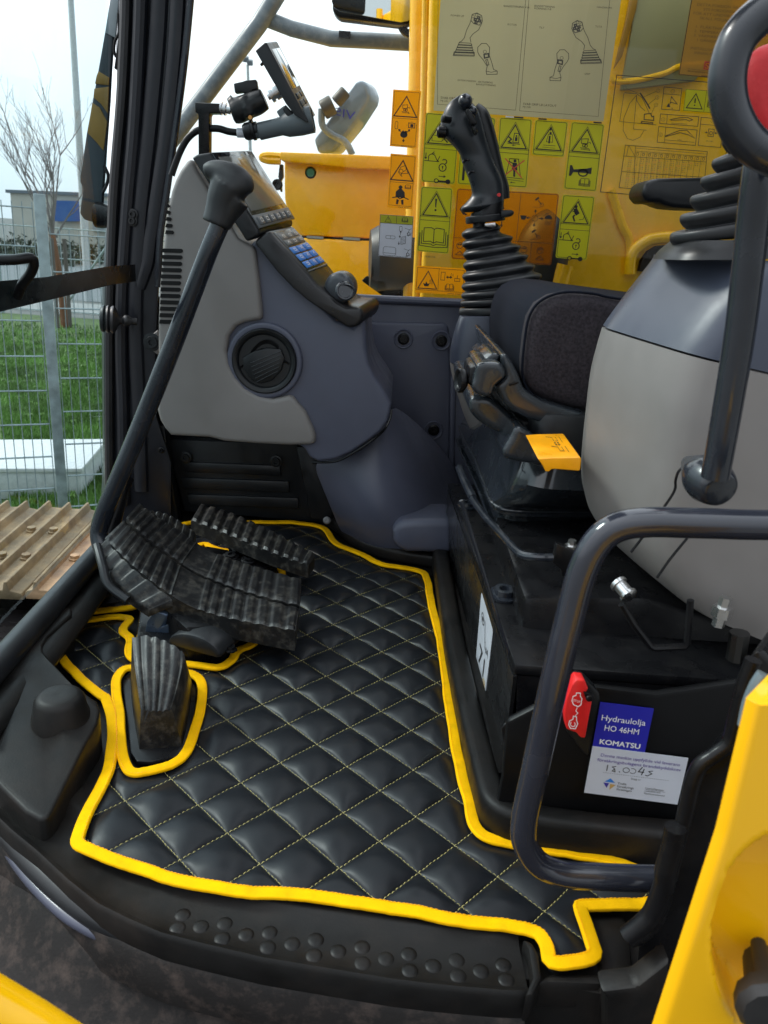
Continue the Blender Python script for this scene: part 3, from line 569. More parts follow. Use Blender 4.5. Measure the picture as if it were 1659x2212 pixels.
# left raised part of the floor tray
zt = .062
P = qZ('I', zt, (330, 885), (440, 880), (455, 900), (455, 925), (300, 1065), (268, 1120), (275, 1165), (480, 1390))+qz('M', (478, 225, .050), (492, 268, .048), (478, 330, .045), (425, 425, .040), (345, 590, .033), (262, 760, .026), (240, 795, .025), (200, 812, .024), (120, 768, .024), (0, 650, .026), (-60, 580, .03))+[PZ(-60, 1500, zt), PZ(0, 1440, zt)]
tr = part('tray_block', P, (0, 0, -zt-.01), TRAY, .009, seg=3)
bm = B(); lathe(bm, qZ('M', zt-.014, (300, 300))[0]+Vector((0, 0, 0)), (0, 0, 1), [(-.01, .0310), (.003, .0295), (.008, .0275), (.020, .0258), (.025, .0225), (.0275, .017), (.0265, .004)], 36); fin('tray_knob', bm, TRAY, tr, sm=60)
# front rail under the windscreen
bm = B(); tube(bm, [PZ(-60, 1500, .07), PZ(60, 1365, .07), PZ(200, 1208, .07), PZ(235, 1168, .07)], .016, 14); fin('front_rail', bm, RUBS, cab)
bm = B(); tube(bm, [PZ(-60, 1600, .045), PZ(90, 1420, .045), PZ(235, 1235, .045)], .022, 14, sy=.6); fin('front_rail_inner', bm, TRAY, cab)
part('front_apron', [PZ(-80, 1490, .06), PZ(235, 1160, .06), PZ(210, 1160, -.3)-Vector((0, 0, .8)), PZ(-80, 1490, -.3)-Vector((0, 0, .8))], (.02, 0, 0), BLK, .0)
part('swing_deck', [Vector(p) for p in ((-1.3, .2, -.40), (-.53, .2, -.40), (-.53, A0.y-.02, -.40), (-1.3, A0.y-.02, -.40))], (0, 0, -.3), BLK, .01)
# raised rim of the tray
def rim(name, pts, w, h, m=TRAY, z=0, r=.008, par=cab):
    path = resample(chaikin([PZ(x, y, z) for x, y in pts], 2, False), .01, False); bm = B(); sweep(bm, path, [(a, b+h/2) for a, b in rrect(w, h, r, 4)]); return fin(name, bm, m, par)
rim('tray_rim', ((945, 1215), (957, 1300), (975, 1420), (990, 1500), (1015, 1620), (1045, 1750), (1060, 1800), (1110, 1825), (1280, 1850), (1500, 1868)), .026, .045)
rim('tray_rim_far', ((560, 1118), (690, 1124), (735, 1150), (770, 1182), (830, 1208), (950, 1226)), .022, .026)
rim('tray_rim_outer', ((985, 1215), (1000, 1330), (1020, 1440), (1060, 1600), (1085, 1720)), .03, .03)
# threshold with round studs
edge = [PZ(x, y, 0) for x, y in q('M', (-40, 770), (60, 868), (190, 975), (340, 1115), (490, 1235), (640, 1310), (800, 1378), (1000, 1430), (1300, 1500), (1659, 1560))+q('N', (300, 1302), (450, 1327), (650, 1352), (800, 1366), (1000, 1383), (1130, 1388))]
path = resample(edge, .012, False)
bm = B(); sweep(bm, path, [(-x, y) for x, y in ((.0, -.028), (-.004, -.0), (-.001, .0035), (.003, .0015), (.006, -.001), (.044, -.001), (.050, .005), (.056, .006), (.064, .004), (.078, -.001), (.085, -.05), (.0, -.05))]); sill = fin('door_sill', bm, TRAY, cab, sm=60)
bm = B(); sweep(bm, path, [(-.003, -.026), (.003, -.030), (.004, -.072), (-.01, -.074), (-.02, -.028)]); fin('sill_edge', bm, DST, cab, sm=60)
for c_, pts in (('N', ((80, 1120), (72, 1200), (192, 1178), (310, 1158), (312, 1237), (427, 1215), (540, 1192), (545, 1273), (660, 1250), (775, 1222), (783, 1300), (895, 1275), (1005, 1245), (1020, 1318))), ('M', ((900, 1275), (875, 1340), (990, 1333), (1107, 1318), (1095, 1392), (1212, 1373), (1328, 1362), (1320, 1435), (1440, 1418), (1557, 1400), (1548, 1475)))):
    for p in qZ(c_, 0, *pts):
        bm = B(); lathe(bm, p+Vector((0, 0, -.0015)), (0, 0, 1), [(0, .0072), (.0009, .0064), (.0016, .0048), (.0020, .003), (.0021, .001)], 18); fin('stud', bm, TRAY, sill, sm=80)
part('sill_end', qZ('N', .011, (1100, 1118), (1150, 1140), (1180, 1200), (1192, 1310), (1150, 1395), (1112, 1398), (1150, 1310), (1128, 1170)), (0, 0, -.03), TRAY, .004, parent=sill)
part('sill_end_pad', qZ('N', .004, (1170, 1330), (1490, 1345), (1490, 1290), (1230, 1290)), (0, 0, -.03), TRAY, .006, parent=sill)
part('sill_end_block', qZ('Q', .004, (440, 1380), (690, 1372), (720, 1500), (765, 1870), (520, 1895), (500, 1750), (520, 1700), (400, 1400)), (0, 0, -.05), TRAY, .006)
# outer left edge: rubber channel, glossy trim, dusty apron
ch = q('M', (-60, 720), (60, 830), (200, 940), (330, 1090), (490, 1235))
bm = B(); tube(bm, qZ('M', -.028, (-60, 760), (40, 870), (180, 1030), (330, 1170), (500, 1290), (650, 1350), (790, 1385)), .013, 12, smooth=6); fin('door_seal', bm, RUBS, cab)
bm = B(); tube(bm, qZ('M', -.038, (-80, 760), (0, 880), (70, 1000), (180, 1140), (330, 1280), (500, 1375), (650, 1410), (785, 1432)), .0062, 14, smooth=8); fin('sill_trim', bm, mat('trim_paint', (.06, .065, .095), .35, coat=.2), cab)
tr_ = [p for p in catmull(qZ('M', -.045, (-80, 760), (0, 880), (70, 1000), (180, 1140), (330, 1280), (500, 1375), (650, 1410), (785, 1432), (1100, 1470), (1659, 1580)), 6)]
out = [p+Vector((-.01, -.03, -.06)) for p in tr_]; o2 = [p+Vector((-.02, -.07, -.085)) for p in tr_]
bm = B(); shell(bm, [tr_, out, o2], (.0, .01, -.006)); fin('outer_apron', bm, DST, cab, sub=1, sm=60)
part('step_plate', [Vector(p) for p in ((-.9, .9, -.135), (.7, .9, -.135), (.7, -.1, -.135), (-.9, -.1, -.135))], (0, 0, -.02), DST, 0)
bm = B(); tube(bm, [PY(-60, 2140, .28), PY(60, 2210, .28), PY(250, 2330, .28)], .012, 14); tag(fin('step_rail', bm, YEL), 'yellow painted rail crossing the lower left corner of the picture', 'rail')
# windscreen and its latch bar
GL = glassmat('clear_glass', (.80, .87, .88), .22); GL2 = glassmat('side_glass', (.93, .95, .93), .4)
a0, a1 = PZ(-220, 1690, .06), PZ(236, 1165, .06); top = Vector((.07, 0, 1.1))
a0 = a0-Vector((.045, 0, 0)); a1 = a1-Vector((.045, 0, 0))
bm = B(); prism(bm, [a0, a1+Vector((0, .1, 0)), a1+top+Vector((0, .1, 0)), a0+top+Vector((0, -.1, 0))], (-.005, 0, 0)); tag(fin('windscreen', bm, GL), 'clear flat front windscreen seen at a slant left of the pillar', 'window')
bm = B(); prism(bm, [PY(x, y, 1.625) for x, y in ((200, 900), (1900, 900), (1900, -200), (300, -200))], (0, .005, 0)); tag(fin('side_window', bm, GL2), 'large clear side window behind the joystick, carrying the stickers', 'window')
hb = thing('latch_bar', 'black square bar across the windscreen with a tubular pull handle', 'handle bar', PY(280, 600, 1.34))
bm = B()
def sq(x, y, Y, hh, dd): c_ = PY(x, y, Y); return [c_+Vector((0, a, b)) for a, b in ((-dd, -hh), (-dd, hh), (dd, hh), (dd, -hh))]
loft(bm, [sq(288, 590, 1.36, .014, .012), sq(235, 596, 1.25, .014, .012), sq(110, 622, 1.05, .0145, .012), sq(0, 640, .92, .017, .012), sq(-80, 655, .84, .018, .012)]); fin('bar', bm, BLK, hb, bevel=.003)
bm = B(); tube(bm, [PY(-40, 563, .89), PY(30, 561, .90), PY(64, 557, .91), PY(73, 568, .915), PY(66, 590, .92), PY(48, 615, .93), PY(38, 640, .94)], .0058, 12, smooth=6); fin('pull_handle', bm, BLK, hb)
bm = B(); lathe(bm, PY(282, 592, 1.345), (-1, 0, 0), [(0, .006), (.004, .009), (.012, .008)], 10); fin('weld', bm, BLK, hb)
ks = thing('rubber_stop', 'round black ribbed rubber stop knob on the front pillar', 'stop knob', PY(240, 690, 1.35))
bm = B(); c_ = PY(217, 688, 1.34); lathe(bm, c_, (1, .25, -.05), [(0, .018), (.002, .022), (.006, .023), (.008, .019), (.010, .022), (.013, .0235), (.016, .020), (.019, .023), (.022, .0235), (.026, .018), (.030, .008), (.036, .006), (.040, .010), (.046, .010), (.050, .006), (.06, .006)], 30); fin('knob', bm, RUBS, ks, sm=50)
# wiper arm outside the windscreen
wi = thing('wiper_arm', 'broad dark wiper arm with an amber boom reflection painted on its middle outside the windscreen', 'wiper', PY(245, 465, 1.45))
BOOM_REFL = mat('boom_reflection_amber', (.26, .15, .02), .4, var=.2, vs=12)  # amber patches paint the boom's reflection onto the arm
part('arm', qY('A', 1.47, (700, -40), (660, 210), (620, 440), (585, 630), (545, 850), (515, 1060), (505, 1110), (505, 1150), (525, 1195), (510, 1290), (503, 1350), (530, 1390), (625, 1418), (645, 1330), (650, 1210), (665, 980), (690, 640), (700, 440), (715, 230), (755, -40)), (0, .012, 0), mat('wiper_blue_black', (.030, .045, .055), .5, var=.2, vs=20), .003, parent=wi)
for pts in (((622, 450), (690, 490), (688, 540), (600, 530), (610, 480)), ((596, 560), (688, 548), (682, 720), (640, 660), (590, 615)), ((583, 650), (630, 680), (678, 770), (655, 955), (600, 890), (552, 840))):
    part('boom_reflection', qY('A', 1.468, *pts), (0, .004, 0), BOOM_REFL, .001, parent=wi)
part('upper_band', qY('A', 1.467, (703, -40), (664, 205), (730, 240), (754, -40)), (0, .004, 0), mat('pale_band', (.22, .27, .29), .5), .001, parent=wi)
part('blade', qY('A', 1.455, (795, -40), (815, 200), (765, 443), (720, 435), (745, 250), (778, 60)), (0, .012, 0), BLK, .002, parent=wi)
bm = B(); tube(bm, qY('A', 1.46, (785, 20), (750, 90), (755, 200), (728, 260), (722, 320), (735, 360)), .0025, 8, smooth=5); fin('washer_hose', bm, BLK, wi)
bm = B(); tube(bm, qY('A', 1.46, (660, 1050), (685, 1110), (675, 1170), (650, 1220)), .003, 8, smooth=5); fin('hose_loop', bm, BLK, wi)
bm = B(); lathe(bm, qY('A', 1.46, (610, 1360))[0], (1, 0, -.05), [(0, .022), (.01, .022), (.03, .018), (.05, .017), (.052, .022), (.075, .022)], 16); fin('pivot', bm, BLK, wi)
# ================================================================== QUILTED FLOOR MAT
mo_ = (q('M', (375, 950), (450, 985), (560, 1035), (700, 1080), (830, 1125), (980, 1155), (1200, 1190), (1400, 1200), (1560, 1215), (1659, 1225))
    + q('N', (250, 965), (400, 985), (560, 1010), (720, 1045), (850, 1062), (980, 1068), (1090, 1090), (1170, 1115), (1215, 1180), (1235, 1280), (1460, 1240), (1425, 1130), (1370, 985), (1400, 975), (1659, 978), (1760, 960), (1790, 850), (1500, 745), (1250, 712), (1060, 675), (935, 652), (885, 620), (848, 560), (830, 440), (785, 300), (745, 60))
    + q('J', (1375, 1500), (1335, 1350), (1300, 1200), (1282, 1080), (1265, 1035), (1180, 1010), (1080, 998), (1010, 990), (950, 968), (870, 920), (800, 890), (712, 862), (680, 830), (655, 780), (625, 750), (560, 732), (480, 722), (400, 716), (240, 716))
    + q('d', (480, 1133), (400, 1133), (330, 1170), (232, 1265)) + q('I', (600, 850), (510, 930), (700, 925), (850, 905), (880, 880), (900, 800), (1000, 700), (1120, 600), (1290, 490), (1345, 525), (1500, 560), (1800, 640), (1780, 830), (1640, 1080), (1610, 1140), (1500, 1175), (1470, 1240), (1400, 1290), (1300, 1275), (1190, 1262), (1000, 1252), (850, 1245), (810, 1190), (835, 1100), (765, 1050), (840, 970), (700, 965), (500, 985), (440, 1040), (345, 1170), (420, 1260), (540, 1390), (660, 1480))
    + q('M', (520, 220), (550, 320), (560, 430), (545, 560), (490, 690), (430, 800), (395, 890)))
MO = [PZ(x, y, .006) for x, y in mo_]
hole = [PZ(x, y, .006) for x, y in q('T', (230, 700), (120, 730), (50, 850), (60, 1050), (90, 1300), (110, 1600), (140, 1850), (210, 1990), (330, 2010), (500, 1975), (700, 1920), (830, 1850), (930, 1730), (1000, 1560), (1060, 1340), (1100, 1130), (1120, 940), (1080, 840), (960, 780), (700, 730))]
MOs = [(p.x, p.y) for p in MO]; HOs = [(p.x, p.y) for p in hole]
yw = math.radians(-1.1); LS = .0365
def lat(x, y):
    u = (math.cos(yw)*x-math.sin(yw)*y+.2268)/LS; v = (math.sin(yw)*x+math.cos(yw)*y-.5567)/.0363; return (u+v)/2, (u-v)/2
def unlat(a, b):
    u = (a+b)*LS-.2268; v = (a-b)*.0363+.5567; return (math.cos(yw)*u+math.sin(yw)*v, -math.sin(yw)*u+math.cos(yw)*v)
def puff(x, y):
    a, b = lat(x, y); s = abs(math.sin(math.pi*a)*math.sin(math.pi*b)); n = noise.noise(Vector((x*14, y*14, 0)))*.0016+noise.noise(Vector((x*45, y*45, 3)))*.0007
    e = (1-abs(math.cos(math.pi*a)))*(1-abs(math.cos(math.pi*b)))
    pk = noise.noise(Vector((x*70, y*70, 8)))*.0015*(1-s)
    return .005+.0088*(s**.5)+n*s+pk*min(1, s*6)
from mathutils.kdtree import KDTree
edgepts = resample(MO, .004)+resample(hole, .004); kd = KDTree(len(edgepts))
for i, p in enumerate(edgepts): kd.insert((p.x, p.y, 0), i)
kd.balance()
def inside(x, y): return inpoly(x, y, MOs) and not inpoly(x, y, HOs)
TT = [0, .018, .05, .10, .17, .25, .335, .42, .5, .58, .665, .75, .83, .90, .95, .982]
bm = B(); V = {}
def gv(i, j):
    if (i, j) not in V:
        a, b = i//16+TT[i % 16], j//16+TT[j % 16]; x, y = unlat(a, b); d = kd.find((x, y, 0))[2]; e = min(1, max(0, d-.002)/.022); V[(i, j)] = bm.verts.new((x, y, .005+(puff(x, y)-.005)*(.25+.75*e*e*(3-2*e))))
    return V[(i, j)]
for ci in range(-14, 24):
    for cj in range(-24, 14):
        x, y = unlat(ci+.5, cj+.5)
        if not (-.56 < x < .48 and .38 < y < 1.56): continue
        for i in range(16):
            for j in range(16):
                I, J = ci*16+i, cj*16+j; a = ci+(TT[i]+(TT[i+1] if i < 15 else 1))/2; b = cj+(TT[j]+(TT[j+1] if j < 15 else 1))/2; x, y = unlat(a, b)
                if inside(x, y): bm.faces.new((gv(I, J), gv(I+1, J), gv(I+1, J+1), gv(I, J+1)))
matr = thing('floor_mat', 'black diamond quilted floor mat with bright yellow cloth binding and yellow stitching', 'floor mat', (0, .9, 0))
qu = fin('quilting', bm, LEA, matr, sm=180)
def inside(x, y): return inpoly(x, y, MOs) and not inpoly(x, y, HOs)
bm = B(); rs = random.Random(2)
for fam in (0, 1):
    for k in range(-24, 24):
        t = -40.
        while t < 40:
            a, b = (k, t) if fam == 0 else (t, k); x, y = unlat(a, b)
            a2, b2 = (k, t+.075) if fam == 0 else (t+.075, k); x2, y2 = unlat(a2, b2); t += .098
            if not (-.50 < x < .44 and .42 < y < 1.54) or not inside(x, y) or not inside(x2, y2): continue
            d = Vector((x2-x, y2-y, 0)).normalized(); n = Vector((-d.y, d.x, 0))*.00029; z = .0060; w_ = Vector((rs.uniform(-1, 1), rs.uniform(-1, 1), 0))*.0003
            P = Vector((x, y, z))+w_; Q_ = Vector((x2, y2, z))+w_; m_ = (P+Q_)/2+Vector((0, 0, .0010))
            v = [bm.verts.new(p) for p in (P-n*.6, P+n*.6, m_+n, m_-n, Q_+n*.6, Q_-n*.6)]
            bm.faces.new((v[0], v[3], v[2], v[1])); bm.faces.new((v[3], v[5], v[4], v[2]))
me = bpy.data.meshes.new('stitching'); bm.to_mesh(me); bm.free(); link('stitching', me, THR, matr)
for nm, lp_, wd in (('binding', MO, .0125), ('cutout_binding', hole, .012)):
    path = resample(chaikin(lp_, 2, True, .22), .0030, True); path = [p+Vector((noise.noise(p*25)*.0014, noise.noise(p*25+Vector((5, 0, 0)))*.0014, noise.noise(p*30)*.0012+noise.noise(p*150)*.0006)) for p in path]
    prof = [(a, b+.0052+(.0012*math.sin(a*2400) if b > 0 else 0)*.25) for a, b in rrect(wd, .0050, .0023, 4)]
    bm = B(); sweep(bm, path, prof, True); bd = fin(nm, bm, YELB, matr, sm=70)
    bm = B(); N = len(path)
    for i in range(0, N, 1):
        a, b = path[i], path[(i+1) % N]; d = (b-a).normalized(); n = Vector((-d.y, d.x, 0)); o = a+n*wd*.34*(1 if nm == 'binding' else -1)+Vector((0, 0, .0086)); 
        v = [bm.verts.new(p) for p in (o-n*.0003, o+n*.0003, o+d*.0022+n*.0003, o+d*.0022-n*.0003)]; bm.faces.new(v)
    me = bpy.data.meshes.new('seam'); bm.to_mesh(me); bm.free(); link('seam', me, ORG, bd)
# ================================================================== PEDALS
def relax(P, n=2):
    P = [Vector(p) for p in P]
    for _ in range(n): P = [P[0]]+[P[i]*.5+(P[i-1]+P[i+1])*.25 for i in range(1, len(P)-1)]+[P[-1]]
    return P
def pad(name, near, far, th, par, ribs, amp=.0022, flat_=(), m=PED, lip=.004):
    """ribbed rubber pad between two rails of 3D points"""
    A_ = catmull(relax(near), 34); B_ = catmull(relax(far), 34); N = len(A_); bm = B(); K = 16; amp *= 1.25
    top, bot = [], []
    for i in range(N):
        t = i/(N-1); ph = t*ribs; f = min(1, max(0, (abs(math.sin(math.pi*ph))-.30)*1.9)) if not any(a < t < b for a, b in flat_) else 0
        row, rb_ = [], []
        for j in range(K+1):
            s = j/K; e = min(1, min(s, 1-s)*16); p = A_[i].lerp(B_[i], s); row.append(p+Vector((0, 0, amp*f*(.55+.45*e)-(.0012 if j in (0, K) else 0)))); rb_.append(p+Vector((0, 0, -th)))
        top.append(row); bot.append(rb_)
    V = [[bm.verts.new(p) for p in r] for r in top]; W_ = [[bm.verts.new(r[0]), bm.verts.new(r[-1])] for r in bot]
    for i in range(N-1):
        for j in range(K): bm.faces.new((V[i][j], V[i][j+1], V[i+1][j+1], V[i+1][j]))
        bm.faces.new((V[i][0], V[i+1][0], W_[i+1][0], W_[i][0])); bm.faces.new((V[i][-1], W_[i][1], W_[i+1][1], V[i+1][-1])); bm.faces.new((W_[i][0], W_[i+1][0], W_[i+1][1], W_[i][1]))
    bm.faces.new([V[0][j] for j in range(K+1)]+[W_[0][1], W_[0][0]]); bm.faces.new([V[-1][j] for j in range(K, -1, -1)]+[W_[-1][0], W_[-1][1]])
    return fin(name, bm, m, par, sm=36)
tp = thing('travel_pedal', 'nearer of the two long ribbed black travel pedals, lying side by side', 'pedal', PZ(480, 1400, 0), 'long travel pedals side by side')
pad('tread', qz('R', (130, 305, .135), (200, 370, .132), (310, 500, .118), (450, 605, .10), (610, 715, .082), (740, 800, .072), (860, 835, .07), (1050, 868, .07), (1250, 915, .07), (1450, 945, .07)),
    qz('R', (260, 180, .15), (310, 245, .145), (420, 330, .125), (540, 415, .105), (660, 500, .088), (800, 590, .077), (920, 625, .074), (1080, 685, .073), (1250, 745, .073), (1475, 790, .072)), .030, tp, 19, flat_=((.44, .58),))
pad('front_tread', qz('R', (85, 365, .128), (120, 500, .11), (165, 625, .09), (300, 725, .075), (430, 805, .065)), qz('R', (150, 300, .135), (220, 400, .125), (300, 500, .115), (450, 615, .098), (600, 730, .08)), .010, tp, 6)
bm = B(); tube(bm, qz('R', (75, 355, .13), (115, 500, .112), (155, 630, .092), (290, 735, .077)), .006, 10, smooth=6); fin('edge_lip', bm, RUBS, tp)
tp2 = thing('travel_pedal', 'farther of the two long ribbed black travel pedals, lying side by side', 'pedal', PZ(600, 1300, 0), 'long travel pedals side by side')
pad('tread', qz('R', (275, 165, .155), (325, 232, .148), (430, 315, .128), (550, 400, .108), (670, 488, .09), (805, 575, .079), (925, 610, .076), (1085, 670, .075), (1255, 728, .075), (1478, 770, .074)),
    qz('R', (370, 65, .16), (440, 130, .152), (560, 195, .132), (670, 270, .112), (780, 350, .096), (880, 410, .084), (980, 440, .08), (1130, 488, .078), (1290, 540, .077), (1490, 590, .076)), .024, tp2, 19, flat_=((.44, .58),))
pad('heel_tread', qz('R', (400, 190, .125), (480, 210, .12), (570, 250, .112), (660, 310, .10), (740, 350, .09)), qz('R', (440, 120, .135), (520, 105, .13), (600, 150, .12), (680, 210, .108), (760, 270, .095)), .02, tp2, 7)
sp = thing('foot_rest_pedal', 'small worn ribbed pedal behind the two long travel pedals', 'pedal', PZ(650, 1240, 0))
pad('tread', qz('R', (725, 185, .085), (860, 225, .083), (1000, 295, .08), (1130, 345, .077), (1280, 410, .074), (1440, 470, .07), (1540, 492, .068)),
    qz('R', (790, 75, .09), (920, 95, .088), (1050, 150, .085), (1190, 215, .08), (1330, 285, .077), (1470, 350, .073), (1585, 425, .069)), .022, sp, 12, amp=.004)
bm = B(); prism(bm, qz('R', (1000, 330, .045), (1120, 380, .045), (1330, 470, .04), (1240, 520, .04), (960, 460, .045)), (0, 0, -.03)); fin('mounting_plate', bm, BLK, sp, bevel=.004)
bm = B(); tube(bm, [PZ(x, y, z) for x, y, z in q('R', (1000, 300, .06), (1060, 420, .04), (1060, 470, .0))], .012, 10); fin('stem', bm, BLK, sp)
for x, y in ((1000, 435), (1130, 455)): bolt(sp, qz('R', (x, y, .046))[0], (0, -.2, 1), .009, BLK)
# pedal base
pb = thing('pedal_base', 'black pedal base housing with a domed cover and blue steel bracket', 'pedal base', PZ(450, 1420, 0))
bm = B(); prism(bm, qZ('I', .006, (890, 960), (1000, 800), (1300, 560), (1750, 640), (1720, 800), (1610, 1060), (1440, 1150), (1440, 1220), (1190, 1235), (860, 1180)), (0, 0, .022)); fin('base_plate', bm, BLK, pb, bevel=.006)
bm = B(); P = [PY(x, y, PZ(x, y, .028).y) for x, y in q('R', (540, 1020), (920, 1141))]
a_, b_ = qz('R', (560, 1050, .028))[0], qz('R', (925, 1150, .028))[0]; dv = (b_-a_); n_ = Vector((-dv.y, dv.x, 0)).normalized()
arc = [a_+dv*(.5-.5*math.cos(math.pi*k/14))+Vector((0, 0, .026*math.sin(math.pi*k/14)**.8)) for k in range(15)]
prism(bm, arc, n_*.07); fin('domed_cover', bm, RUBS, pb, bevel=.006)
bm = B(); prism(bm, [PY(x, y, .93) for x, y in q('R', (480, 805), (560, 840), (520, 920), (640, 870), (640, 900), (600, 960), (540, 1010), (500, 1060), (400, 970), (420, 880))], (.01, .012, 0)); fin('bracket', bm, mat('blue_steel', (.06, .09, .14), .3, metal=.5, dirt=(.2, .22, .25), dirt_amt=.5, ds=40), pb, bevel=.002)
bm = B(); prism(bm, qz('R', (430, 700, .06), (620, 620, .075), (860, 700, .06), (980, 900, .06), (960, 1000, .03), (700, 930, .06)), (0, 0, -.05)); fin('pivot_block', bm, BLK, pb, bevel=.008)
bolt(pb, qz('R', (1000, 1080, .03))[0], (0, 0, 1), .006, BLK)
# near pedal
np_ = thing('accelerator_pedal', 'upright worn ribbed rubber pedal standing in the yellow bound cutout', 'pedal', PZ(345, 1590, 0))
L_ = [((330, 1740, 0), (350, 1185, .052), (620, 1300, .052), (740, 1195, .052), (880, 1700, 0)), ((270, 1400, 0), (310, 900, .068), (700, 1010, .068), (830, 900, .068), (940, 1400, 0)), ((235, 1100, 0), (270, 600, .082), (740, 690, .084), (890, 640, .082), (980, 1100, 0)), ((222, 900, 0), (243, 290, .092), (560, 300, .098), (885, 500, .092), (995, 900, 0))]
rings = []
for r in L_:
    bl, tl, tm, t2, br = [qz('T', p)[0] for p in r]; row = [bl, bl.lerp(tl, .5), tl]
    for k in range(1, 24):
        u = k/24; p = tl.lerp(tm, u*2) if u < .5 and False else tl.lerp(t2, u)
        bulge = (tm-(tl+t2)/2); p = p+Vector((0, 0, max(0, bulge.z)*math.sin(math.pi*u)))+Vector((0, bulge.y*.35*math.sin(math.pi*u), 0)); row.append(p+Vector((0, 0, .0035*(abs(math.sin(math.pi*(u*5.5)))**.8) if u > .12 else 0)))
    row += [t2, t2.lerp(br, .5), br]; rings.append(row)
R2 = []
for j in range(len(rings[0])): R2.append(catmull([r[j] for r in rings], 7))
rings = [[R2[j][i] for j in range(len(R2))] for i in range(len(R2[0]))]
bm = B(); loft(bm, rings); fin('pad', bm, PED, np_, sm=50)
bm = B(); prism(bm, [PZ(x, y, .001) for x, y in q('T', (110, 860), (230, 740), (960, 850), (1050, 960), (1020, 1300), (930, 1640), (840, 1800), (480, 1880), (300, 1870), (220, 1750), (180, 1400))], (0, 0, .006)); fin('base', bm, BLK, np_, bevel=.003)
# ================================================================== TRAVEL LEVER
tl = thing('travel_lever', 'long blue-black steel lever with a T-shaped rubber grip rising from the travel pedal', 'lever', PZ(215, 1175, .13))
bm = B(); P = [PY(x, y, Y) for x, y, Y in ((474, 488, 1.02), (450, 545, 1.02), (410, 650, 1.03), (364, 770, 1.04), (310, 905, 1.05), (262, 1020, 1.05), (228, 1100, 1.05), (214, 1150, 1.05), (222, 1190, 1.04))]
tube(bm, P, [.0118, .0118, .0122, .0128, .013, .013, .013, .013, .013], 20, smooth=6); fin('shaft', bm, BGL, tl)
bm = B(); tube(bm, [PY(477, 478, 1.02), PY(471, 496, 1.02)], .0108, 20); fin('ferrule', bm, BLK, tl)
bm = B(); tube(bm, qY('A', 1.02, (1372, 1420), (1395, 1330), (1420, 1250), (1460, 1170)), [.0185, .0185, .021, .024], 16, smooth=5, up=(0, 1, 0)); tube(bm, qY('A', 1.02, (1296, 1092), (1345, 1082), (1420, 1110), (1490, 1160), (1530, 1210), (1545, 1240)), [.008, .0125, .0175, .021, .019, .012], 16, smooth=5, up=(0, 1, 0)); tube(bm, qY('A', 1.02, (1395, 1430), (1450, 1330), (1500, 1250)), [.012, .015, .018], 14, smooth=4, up=(0, 1, 0)); remesh('grip', bm, mat('grip_rubber', (.016, .017, .019), .5, bump=.7, bs=1100), tl, .0022, 6)
bm = B(); tube(bm, [PY(238, 1150, 1.06), PY(262, 1060, 1.08), PY(272, 1030, 1.09)], .012, 12, smooth=4); fin('linkage', bm, BLK, tl)
# ================================================================== FRONT CONSOLE
fc = thing('front_console', 'tall front console with grey side cover, slate blue body and round air vent', 'console', PZ(600, 1130, 0))
gp = q('F', (265, 48), (230, 75), (190, 130), (160, 190), (135, 260), (118, 340), (100, 440), (92, 520), (84, 600), (75, 700), (62, 820), (55, 950), (50, 1090), (50, 1300), (45, 1500))+q('E', (1157, 1330), (1160, 1380), (1180, 1450), (1215, 1510), (1260, 1560))+q('J', (-100, 165), (0, 190), (200, 205), (400, 215), (540, 213), (570, 200), (576, 160), (560, 110), (535, 55), (510, 0))+q('F', (940, 1610), (905, 1568), (880, 1558), (850, 1566), (780, 1580), (690, 1562), (600, 1510), (540, 1440), (500, 1360), (484, 1270), (500, 1180), (545, 1120), (600, 1095), (690, 1080), (708, 1068), (710, 1040), (705, 970), (690, 820), (678, 720), (668, 640), (650, 610), (560, 560), (300, 130))
bm = B(); prism(bm, [PY(x, y, 1.24) for x, y in gp], (0, .20, 0)); gc = fin('side_cover', bm, GRY, fc, bevel=.011, seg=4, ang=60, sm=50)
# vent slots: dark slots with ribs, at the front edge
for k in range(12):
    y = 628+k*41 if k < 12 else 0; x1 = 208-k*2.0; x0 = 62-k*1.5
    bm = B(); P = qY('F', 1.2385, (x0+18, y-3), (x1-8, y), (x1, y+8), (x1, y+18), (x1-10, y+26), (x0+14, y+22)); prism(bm, P, (0, .004, 0)); fin('vent_slot', bm, mat('slot_black', (.004, .004, .004), .9), gc)
for k in range(5):
    y = 345+k*42; bm = B(); prism(bm, qY('F', 1.2385, (112-k*2, y-4), (118+k*7, y), (124+k*7, y+10), (118+k*7, y+22), (104-k*2, y+20)), (0, .004, 0)); fin('vent_slot', bm, mat('slot_black', (), .9), gc)
bp = q('F', (640, 590), (700, 560), (760, 640), (900, 830), (1000, 900), (1180, 1080), (1290, 1130), (1355, 1030), (1362, 1100), (1370, 1250), (1385, 1350), (1420, 1430), (1480, 1520), (1530, 1600))+q('J', (1050, 0), (1035, 60), (985, 130), (900, 195), (800, 260), (700, 305), (590, 318), (540, 290))+q('J', (500, 230), (300, 120), (0, 0))+q('F', (400, 1300), (420, 1100), (600, 950))
bm = B(); prism(bm, [PY(x, y, 1.252) for x, y in bp], (0, .28, 0)); bc = fin('body', bm, BLU, fc, bevel=.016, seg=4, ang=40, sm=50)
c_ = qY('F', 1.246, (728, 1338))[0]; bm = B(); lathe(bm, c_, (0, -1, 0), [(-.02, .062), (0, .061), (.002, .060), (.003, .057), (.002, .052), (-.008, .0515)], 48)
fin('vent_surround', bm, BLU, fc, sm=50)
